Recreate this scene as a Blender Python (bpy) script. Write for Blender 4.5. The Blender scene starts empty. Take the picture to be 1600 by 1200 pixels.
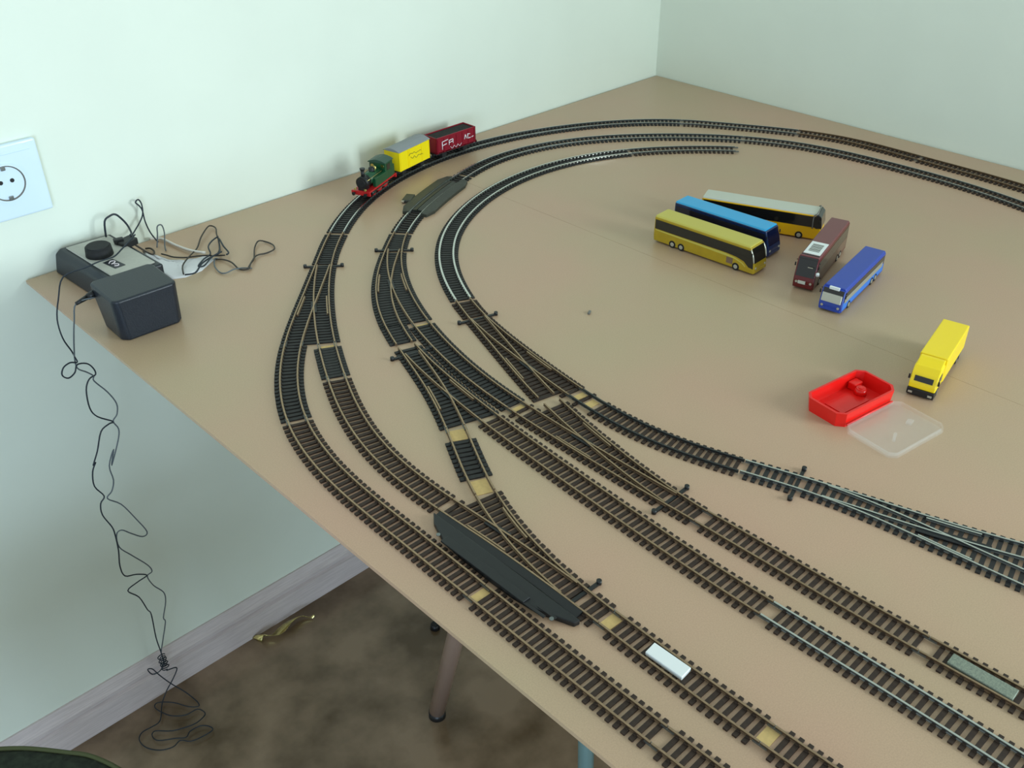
import bpy, bmesh, math, random
from mathutils import Vector, Matrix
random.seed(7)
D = bpy.data
SC = bpy.context.scene
COL = SC.collection
TT = 0.763                                   # height of the table top above the floor (metres)

# ------------------------------------------------------------------ camera, light, exposure
cam_data = D.cameras.new('camera')
cam_data.sensor_fit = 'HORIZONTAL'; cam_data.sensor_width = 36.0
cam_data.lens = 36.0 * 1548.57 / 1600.0
cam_data.clip_start = 0.02; cam_data.clip_end = 60
cam = D.objects.new('camera', cam_data); COL.objects.link(cam)
yaw, pitch, roll = 0.76168, 0.58145, -0.009628
f = Vector((math.sin(yaw)*math.cos(pitch), math.cos(yaw)*math.cos(pitch), -math.sin(pitch)))
r = f.cross(Vector((0, 0, 1))).normalized(); u = r.cross(f)
rr = math.cos(roll)*r + math.sin(roll)*u; uu = -math.sin(roll)*r + math.cos(roll)*u
m = Matrix((rr, uu, -f)).transposed().to_4x4()
m.translation = Vector((-1.54087, -1.20371, 0.55736 + TT))
cam.matrix_world = m
SC.camera = cam

world = D.worlds.new('room_ambient'); SC.world = world; world.use_nodes = True
bg = world.node_tree.nodes['Background']
bg.inputs[0].default_value = (0.86, 0.97, 1.0, 1); bg.inputs[1].default_value = 0.63

def area(name, loc, target, sx, sy, power, color):
    l = D.lights.new(name, 'AREA'); l.shape = 'RECTANGLE'; l.size = sx; l.size_y = sy
    l.energy = power; l.color = color
    o = D.objects.new(name, l); COL.objects.link(o); o.location = loc
    o.rotation_euler = (Vector(target) - Vector(loc)).to_track_quat('-Z', 'Y').to_euler()
    return o
# daylight through the window of the right-hand wall, outside the frame
area('window_daylight', (0.12, -2.8, 1.42), (-0.75, -0.3, 0.95), 0.95, 1.05, 64, (0.80, 0.95, 1.0))
# daylight from a glazed balcony door behind the camera
area('door_daylight', (-3.2, -2.8, 0.80), (-1.5, 0.0, 0.3), 1.2, 1.4, 50, (0.58, 0.78, 1.0))
SC.view_settings.view_transform = 'Standard'; SC.view_settings.look = 'None'
SC.view_settings.gamma = 1.0; SC.view_settings.use_curve_mapping = False
SC.view_settings.exposure = 0.08

# ------------------------------------------------------------------ materials
def s2l(c):
    return tuple(((x/255)/12.92 if x/255 <= 0.04045 else ((x/255+0.055)/1.055)**2.4) for x in c)
def mat(name, rgb, rough=0.5, metal=0.0, noise=0.0, scale=60.0, bump=0.0, rgb2=None, detail=4, coat=0.0, spec=0.5, trans=0.0, ior=1.45, alpha=1.0, stretch=None):
    mt = D.materials.new(name); mt.use_nodes = True
    nt = mt.node_tree; b = nt.nodes['Principled BSDF']
    c = s2l(rgb)
    b.inputs['Base Color'].default_value = (*c, 1); b.inputs['Roughness'].default_value = rough
    b.inputs['Metallic'].default_value = metal; b.inputs['Coat Weight'].default_value = coat
    b.inputs['Specular IOR Level'].default_value = spec; b.inputs['IOR'].default_value = ior
    b.inputs['Transmission Weight'].default_value = trans; b.inputs['Alpha'].default_value = alpha
    if noise or bump or rgb2:
        tc = nt.nodes.new('ShaderNodeTexCoord'); mp = nt.nodes.new('ShaderNodeMapping')
        if stretch: mp.inputs['Scale'].default_value = stretch
        nt.links.new(tc.outputs['Object'], mp.inputs['Vector'])
        n = nt.nodes.new('ShaderNodeTexNoise'); n.inputs['Scale'].default_value = scale; n.inputs['Detail'].default_value = detail
        nt.links.new(mp.outputs['Vector'], n.inputs['Vector'])
        rp = nt.nodes.new('ShaderNodeValToRGB')
        c2 = s2l(rgb2) if rgb2 else tuple(x*(1-noise) for x in c)
        c1 = c if rgb2 else tuple(min(1, x*(1+noise)) for x in c)
        rp.color_ramp.elements[0].position = 0.35; rp.color_ramp.elements[1].position = 0.65
        rp.color_ramp.elements[0].color = (*c2, 1); rp.color_ramp.elements[1].color = (*c1, 1)
        nt.links.new(n.outputs['Fac'], rp.inputs['Fac']); nt.links.new(rp.outputs['Color'], b.inputs['Base Color'])
        if bump:
            bp = nt.nodes.new('ShaderNodeBump'); bp.inputs['Strength'].default_value = bump; bp.inputs['Distance'].default_value = 0.001
            nt.links.new(n.outputs['Fac'], bp.inputs['Height']); nt.links.new(bp.outputs['Normal'], b.inputs['Normal'])
    return mt
def wood_board():
    mt = mat('fibreboard', (184, 160, 130), 0.33, spec=0.6)
    nt = mt.node_tree; b = nt.nodes['Principled BSDF']
    tc = nt.nodes.new('ShaderNodeTexCoord')
    a = nt.nodes.new('ShaderNodeTexNoise'); a.inputs['Scale'].default_value = 4.0; a.inputs['Detail'].default_value = 3
    d = nt.nodes.new('ShaderNodeTexNoise'); d.inputs['Scale'].default_value = 900.0; d.inputs['Detail'].default_value = 2
    nt.links.new(tc.outputs['Object'], a.inputs['Vector']); nt.links.new(tc.outputs['Object'], d.inputs['Vector'])
    r1 = nt.nodes.new('ShaderNodeValToRGB')
    r1.color_ramp.elements[0].position = 0.3; r1.color_ramp.elements[1].position = 0.7
    r1.color_ramp.elements[0].color = (*s2l((194, 157, 131)), 1); r1.color_ramp.elements[1].color = (*s2l((184, 162, 129)), 1)
    nt.links.new(a.outputs['Fac'], r1.inputs['Fac'])
    r2 = nt.nodes.new('ShaderNodeValToRGB')
    r2.color_ramp.elements[0].position = 0.2; r2.color_ramp.elements[1].position = 0.8
    r2.color_ramp.elements[0].color = (.82, .82, .82, 1); r2.color_ramp.elements[1].color = (1, 1, 1, 1)
    nt.links.new(d.outputs['Fac'], r2.inputs['Fac'])
    mx = nt.nodes.new('ShaderNodeMix'); mx.data_type = 'RGBA'; mx.blend_type = 'MULTIPLY'; mx.inputs['Factor'].default_value = 1
    nt.links.new(r1.outputs['Color'], mx.inputs['A']); nt.links.new(r2.outputs['Color'], mx.inputs['B'])
    nt.links.new(mx.outputs['Result'], b.inputs['Base Color'])
    return mt
M = dict(
    board=wood_board(), board_edge=mat('board_edge', (140, 108, 78), 0.8, noise=.15, scale=300),
    wall=mat('cream_wall_paint', (224, 231, 217), 0.85, noise=.012, scale=9, bump=.25, spec=.2),
    floor=mat('mottled_floor', (150, 128, 104), 0.3, coat=.4, rgb2=(96, 78, 56), scale=11, bump=.3, detail=8),
    skirting=mat('skirting', (210, 198, 196), 0.4, rgb2=(196, 184, 182), scale=25, stretch=(1, 20, 20)),
    sleeper=mat('brown_sleeper', (50, 37, 28), 0.7, noise=.25, scale=200),
    sleeper_black=mat('black_sleeper', (34, 33, 32), 0.6, noise=.2, scale=200),
    rail_top=mat('nickel_silver', (160, 136, 110), 0.42, metal=.9, noise=.1, scale=300),
    rail_side=mat('tarnished_rail', (104, 82, 60), 0.5, metal=.4, noise=.2, scale=200),
    rail_bright=mat('bright_rail', (205, 205, 200), 0.24, metal=1.0),
    rail_steel=mat('grey_steel_rail', (120, 124, 122), 0.35, metal=.8),
    black=mat('black_plastic', (26, 27, 28), 0.42), black_matt=mat('matt_black_plastic', (24, 25, 26), 0.7, noise=.2, scale=300),
    rail_dark=mat('blackened_rail', (62, 64, 64), 0.35, metal=.6), gappatch=mat('yellow_patch', (206, 176, 116), 0.8, noise=.05, scale=300),
    box=mat('navy_black_plastic', (25, 31, 40), 0.38, noise=.12, scale=700, bump=.2),
    ramp=mat('green_black_plastic', (52, 54, 46), 0.5, noise=.15, scale=300),
    plate=mat('grey_faceplate', (176, 176, 166), 0.5, noise=.03, scale=200), white=mat('white_plastic', (226, 230, 228), 0.4),
    socket=mat('bluish_white_plastic', (214, 232, 244), 0.3, coat=.2), socket_in=mat('socket_recess', (200, 220, 230), 0.35),
    dark=mat('dark_hole', (30, 30, 30), 0.6), glass=mat('tinted_window', (24, 24, 22), 0.12, coat=.5),
    navyglass=mat('navy_window', (10, 18, 46), 0.16, coat=.5), grey=mat('grey_trim', (108, 106, 100), 0.45),
    gold=mat('olive_gold_paint', (178, 150, 34), 0.3, metal=.25, noise=.06, scale=90, coat=.3),
    goldroof=mat('pale_gold_roof', (196, 184, 84), 0.35, metal=.1), silver=mat('silver_paint', (190, 190, 176), 0.3, metal=.6),
    cyan=mat('sky_blue_paint', (34, 160, 214), 0.3, coat=.3), navy=mat('navy_paint', (14, 38, 82), 0.3, coat=.3),
    cream=mat('pale_grey_roof', (190, 192, 178), 0.35, coat=.2), amber=mat('amber_yellow_paint', (232, 176, 0), 0.35, coat=.2),
    maroon=mat('maroon_paint', (112, 58, 60), 0.35, coat=.2), maroon_dark=mat('dark_red_paint', (92, 14, 16), 0.3, coat=.3),
    greymaroon=mat('brown_grey_side', (116, 92, 76), 0.35, coat=.2),
    blue=mat('royal_blue_paint', (38, 66, 160), 0.35, coat=.2), blue_stripe=mat('bright_blue_stripe', (40, 120, 214), 0.3),  # lighter blue is the coach's own lower-side paint
    yellow=mat('lemon_yellow_paint', (246, 214, 20), 0.35, coat=.2), yellow2=mat('wagon_yellow', (248, 222, 10), 0.4),
    roofgrey=mat('wagon_roof_grey', (136, 140, 142), 0.6), tyre=mat('rubber_tyre', (28, 26, 24), 0.8), hub=mat('wheel_hub', (186, 184, 170), 0.35, metal=.5),
    green=mat('locomotive_green', (18, 74, 44), 0.35, coat=.2), greenroof=mat('cab_roof_green', (44, 74, 60), 0.45),
    red=mat('signal_red', (184, 26, 30), 0.4), wagonred=mat('wine_red_wagon', (132, 10, 34), 0.4), redplastic=mat('red_plastic', (226, 22, 16), 0.35, coat=.2),
    coal=mat('black_load', (32, 33, 30), 0.9, noise=.4, scale=600, bump=1.0), whiteprint=mat('white_print', (232, 222, 226), 0.5),
    darkprint=mat('grey_print', (120, 116, 40), 0.5), brass=mat('brass', (206, 190, 120), 0.25, metal=1.0),
    wire=mat('dark_wire', (30, 40, 50), 0.5), wire_grey=mat('greyish_wire', (92, 100, 104), 0.5), wire_brown=mat('brown_black_wire', (52, 46, 40), 0.5), wire_white=mat('white_wire', (222, 216, 208), 0.5),
    paper=mat('white_sheet', (224, 224, 226), 0.6, bump=.3, scale=40), foil=mat('gold_foil', (208, 196, 130), 0.22, metal=.85, noise=.2, scale=60),
    tube=mat('brown_steel_tube', (184, 156, 140), 0.3, metal=.3), tube_blue=mat('pale_steel_tube', (120, 150, 150), 0.35, metal=.4),
    fabric=mat('dark_green_fabric', (34, 42, 30), 0.9, noise=.4, scale=120, bump=.6), seam=mat('olive_piping', (76, 82, 50), 0.8),
    pine=mat('pale_wood', (206, 184, 130), 0.5, noise=.08, scale=30), stainyellow=mat('bare_board_mark', (206, 168, 96), 0.7),
    speckle=mat('speckled_grey_plate', (134, 142, 124), 0.45, rgb2=(108, 116, 104), scale=900), barcode=mat('barcode_grey', (120, 120, 112), 0.6),
)
cl = D.materials.new('clear_plastic'); cl.use_nodes = True
b_ = cl.node_tree.nodes['Principled BSDF']; b_.inputs['Base Color'].default_value = (.97, .98, .97, 1); b_.inputs['Roughness'].default_value = .06
b_.inputs['Alpha'].default_value = .08; b_.inputs['Coat Weight'].default_value = .6
M['clear'] = cl
wg = D.materials.new('window_glass'); wg.use_nodes = True
b_ = wg.node_tree.nodes['Principled BSDF']; b_.inputs['Roughness'].default_value = .02; b_.inputs['Transmission Weight'].default_value = 1; b_.inputs['IOR'].default_value = 1.0
M['paneglass'] = wg

# ------------------------------------------------------------------ helpers (all shapes are given in millimetres)
class MB:
    """collects shapes (mm) into one mesh"""
    def __init__(s): s.bm = bmesh.new(); s.mi = 0
    def _mark(s, faces):
        for fc in faces: fc.material_index = s.mi
    def box(s, c, d, rz=0, bev=0, seg=2, rot=None):
        g = bmesh.ops.create_cube(s.bm, size=1.0); vs = g['verts']
        mt = Matrix.Translation(Vector(c)) @ (rot if rot else Matrix.Rotation(rz, 4, 'Z')) @ Matrix.Diagonal((*d, 1))
        bmesh.ops.transform(s.bm, matrix=mt, verts=vs)
        s._bev(vs, bev, seg); return s
    def _bev(s, vs, bev, seg):
        fs = list({fc for v in vs for fc in v.link_faces})
        s._mark(fs)
        if bev:
            es = list({e for v in vs for e in v.link_edges})
            rr = bmesh.ops.bevel(s.bm, geom=es + vs, offset=bev, segments=seg, affect='EDGES', profile=.5)
            s._mark(rr['faces'])
    def prism(s, pts, vec, bev=0, seg=2):
        """pts: planar polygon in 3-D, extruded along vec"""
        v0 = [s.bm.verts.new(p) for p in pts]; v1 = [s.bm.verts.new(Vector(p) + Vector(vec)) for p in pts]
        n = len(pts); fs = [s.bm.faces.new(v0), s.bm.faces.new(v1[::-1])]
        for i in range(n):
            fs.append(s.bm.faces.new((v0[(i+1) % n], v0[i], v1[i], v1[(i+1) % n])))
        bmesh.ops.recalc_face_normals(s.bm, faces=fs)
        s._bev(v0 + v1, bev, seg); return s
    def poly(s, xy, z0, z1, bev=0, seg=2):
        return s.prism([(x, y, z0) for x, y in xy], (0, 0, z1 - z0), bev, seg)
    def cyl(s, a, b, r1, r2=None, n=20, bev=0):
        a, b = Vector(a), Vector(b); r2 = r1 if r2 is None else r2
        q = (b - a).to_track_quat('Z', 'Y')
        v0, v1 = [], []
        for i in range(n):
            t = 2*math.pi*i/n; d = q @ Vector((math.cos(t), math.sin(t), 0))
            v0.append(s.bm.verts.new(a + d*r1)); v1.append(s.bm.verts.new(b + d*r2))
        fs = [s.bm.faces.new(v0[::-1]), s.bm.faces.new(v1)]
        for i in range(n): fs.append(s.bm.faces.new((v0[i], v0[(i+1) % n], v1[(i+1) % n], v1[i])))
        for fc in fs[2:]: fc.smooth = n > 8
        s._mark(fs)
        if bev:
            es = [e for fc in fs[:2] for e in fc.edges]
            rr = bmesh.ops.bevel(s.bm, geom=es, offset=bev, segments=2, affect='EDGES'); s._mark(rr['faces'])
        return s
    def dome(s, c, rad, h, n=16, k=5):
        prev = None
        for j in range(k + 1):
            t = j/k*math.pi/2; rr_, z = rad*math.cos(t), h*math.sin(t)
            if j == k: ring = [s.bm.verts.new((c[0], c[1], c[2] + h))]
            else: ring = [s.bm.verts.new((c[0] + rr_*math.cos(2*math.pi*i/n), c[1] + rr_*math.sin(2*math.pi*i/n), c[2] + z)) for i in range(n)]
            if prev:
                for i in range(n):
                    fc = s.bm.faces.new((prev[i], prev[(i+1) % n], ring[0])) if len(ring) == 1 else s.bm.faces.new((prev[i], prev[(i+1) % n], ring[(i+1) % n], ring[i]))
                    fc.smooth = True; fc.material_index = s.mi
            prev = ring
        return s
    def tube(s, pts, rad, n=6, smooth=4):
        P = catmull([Vector(p) for p in pts], smooth) if smooth > 1 else [Vector(p) for p in pts]
        rings = []; up = Vector((0, 0, 1)); prevn = None
        for i, p in enumerate(P):
            t = (P[min(i+1, len(P)-1)] - P[max(i-1, 0)])
            if t.length < 1e-6: t = Vector((1, 0, 0))
            t.normalize()
            if prevn is None:
                prevn = t.orthogonal().normalized()
            nn = (prevn - t*prevn.dot(t))
            nn = nn.normalized() if nn.length > 1e-4 else t.orthogonal().normalized()
            prevn = nn; bb = t.cross(nn)
            rings.append([s.bm.verts.new(p + (nn*math.cos(2*math.pi*k/n) + bb*math.sin(2*math.pi*k/n))*rad) for k in range(n)])
        for a, b in zip(rings, rings[1:]):
            for k in range(n):
                fc = s.bm.faces.new((a[k], a[(k+1) % n], b[(k+1) % n], b[k])); fc.smooth = True; fc.material_index = s.mi
        for rg, fl in ((rings[0], True), (rings[-1], False)):
            fc = s.bm.faces.new(rg[::-1] if fl else rg); fc.material_index = s.mi
        return s
    def mesh(s, name, mats):
        s.bm.transform(Matrix.Scale(0.001, 4))
        me = D.meshes.new(name); s.bm.to_mesh(me); s.bm.free()
        for m_ in (mats if isinstance(mats, (list, tuple)) else [mats]): me.materials.append(m_)
        return me
    def build(s, name, mats, parent=None, loc=None):
        o = D.objects.new(name, s.mesh(name, mats)); COL.objects.link(o)
        if parent: o.parent = parent
        if loc: o.location = [v*0.001 for v in loc]
        return o
def catmull(P, k):
    out = []
    for i in range(len(P) - 1):
        p0, p1, p2, p3 = P[max(i-1, 0)], P[i], P[i+1], P[min(i+2, len(P)-1)]
        for j in range(k):
            t = j/k
            out.append(0.5*((2*p1) + (p2-p0)*t + (2*p0-5*p1+4*p2-p3)*t*t + (3*p1-p0-3*p2+p3)*t**3))
    out.append(P[-1]); return out
def empty(name, xyz, rz=0, label=None, cat=None, group=None):
    o = D.objects.new(name, None); COL.objects.link(o)
    o.empty_display_size = .02
    o.location = (xyz[0]*.001, xyz[1]*.001, xyz[2]*.001 + TT); o.rotation_euler = (0, 0, rz)
    return tag(o, label, cat, group)
def tag(o, label=None, cat=None, group=None, kind=None):
    if label: o['label'] = label
    if cat: o['category'] = cat
    if group: o['group'] = group
    if kind: o['kind'] = kind
    return o
def top(o):                      # mesh made in table millimetres becomes a top-level thing on the table
    o.location.z += TT; return o
# ------------------------------------------------------------------ the room: walls, floor, skirting, window outside the frame
F0 = -763.0                                    # floor level in table millimetres
def struct(o): o.location.z += TT if o.parent is None else 0; o['kind'] = 'structure'; return o
struct(MB().box((-900, 60, F0 + 1250), (4200, 120, 2500)).build('wall_back', M['wall']))
w = MB()
w.box((60, -980, F0 + 1250), (120, 1960, 2500)).box((60, -4330, F0 + 1250), (120, 1540, 2500))
w.box((60, -2760, F0 + 430), (120, 1600, 860)).box((60, -2760, F0 + 2340), (120, 1600, 320))
w = struct(w.build('wall_right', M['wall']))
win = MB()
for y in (-3540, -2760, -1980): win.box((60, y, F0 + 1520), (60, 50, 1320))
for z in (885, 2155): win.box((60, -2760, F0 + z), (60, 1600, 50))
win = struct(win.build('window_1', M['white']))
struct(MB().box((-1000, -2200, F0 - 20), (4400, 4700, 40)).build('floor', M['floor']))
def skirting(name, a, b, nrm):
    prof = [(0, 0), (15, 0), (15, 48), (9, 51), (9, 54), (13, 57), (13, 62), (8, 68), (5, 75), (3, 80), (0, 80)]
    mb = MB(); a, b, nrm = Vector(a), Vector(b), Vector(nrm)
    mb.prism([a + nrm*p + Vector((0, 0, q)) for p, q in prof], b - a)
    return struct(mb.build(name, M['skirting']))
struct(MB().box((-1700, -4060, F0 + 1250), (3800, 120, 2500)).build('wall_front_blocker', M['wall']))  # unseen wall, added to block ambient light reaching under the table
skirting('baseboard_back', (-3000, 0, F0), (0, 0, F0), (0, -1, 0))
skirting('baseboard_right', (0, -14, F0), (0, -4600, F0), (-1, 0, 0))

# ------------------------------------------------------------------ the table
table = empty('table', (-610, -700, F0), 0, 'large layout table of bare tan fibreboard filling the wall corner, on thin metal legs', 'table')
def on_table(mb, name, m_, parent=table, off=(-610, -700, F0)):
    o = mb.build(name, m_, parent); o.location = [-v*.001 for v in off]; return o
for x0, x1 in ((-1220, -625.15), (-624.85, -2)):
    on_table(MB().box(((x0+x1)/2, -952, -2), (x1-x0, 1896, 4)), 'board_panel', [M['board']])
def leg(p0, p1, rad, m_):
    mb = MB().cyl(p0, p1, rad, n=20); o = on_table(mb, 'leg', m_)
    d = (Vector(p0) - Vector(p1)).normalized()
    ft = MB().cyl((p1[0], p1[1], F0), (p1[0], p1[1], F0 + 14), rad*1.12, rad*1.05, n=20, bev=1)
    fo = ft.build('foot_cap', M['black'], o)
    return o
leg((-987, -618, -24), (-914, -365, F0 + 12), 12.5, M['tube'])
leg((-1000, -740, -24), (-1010, -770, F0 + 12), 9, M['tube_blue'])
leg((-200, -120, -24), (-200, -120, F0 + 12), 12.5, M['tube'])
leg((-1000, -1700, -24), (-1000, -1700, F0 + 12), 12.5, M['tube'])
leg((-200, -1700, -24), (-200, -1700, F0 + 12), 12.5, M['tube'])
on_table(MB().box((-600, -120, -14), (1000, 30, 20)).box((-600, -1700, -14), (1000, 30, 20)).box((-990, -900, -14), (30, 1570, 20)).box((-200, -900, -14), (30, 1570, 20)), 'support_frame', M['pine'])
tag(top(MB().cyl((-796, -220, F0), (-796, -220, F0 + 12), 9, 7, n=16, bev=1).build('rubber_stopper', M['black'])), 'small round black rubber stopper on the floor behind the slanted table leg', 'stopper')

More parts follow.
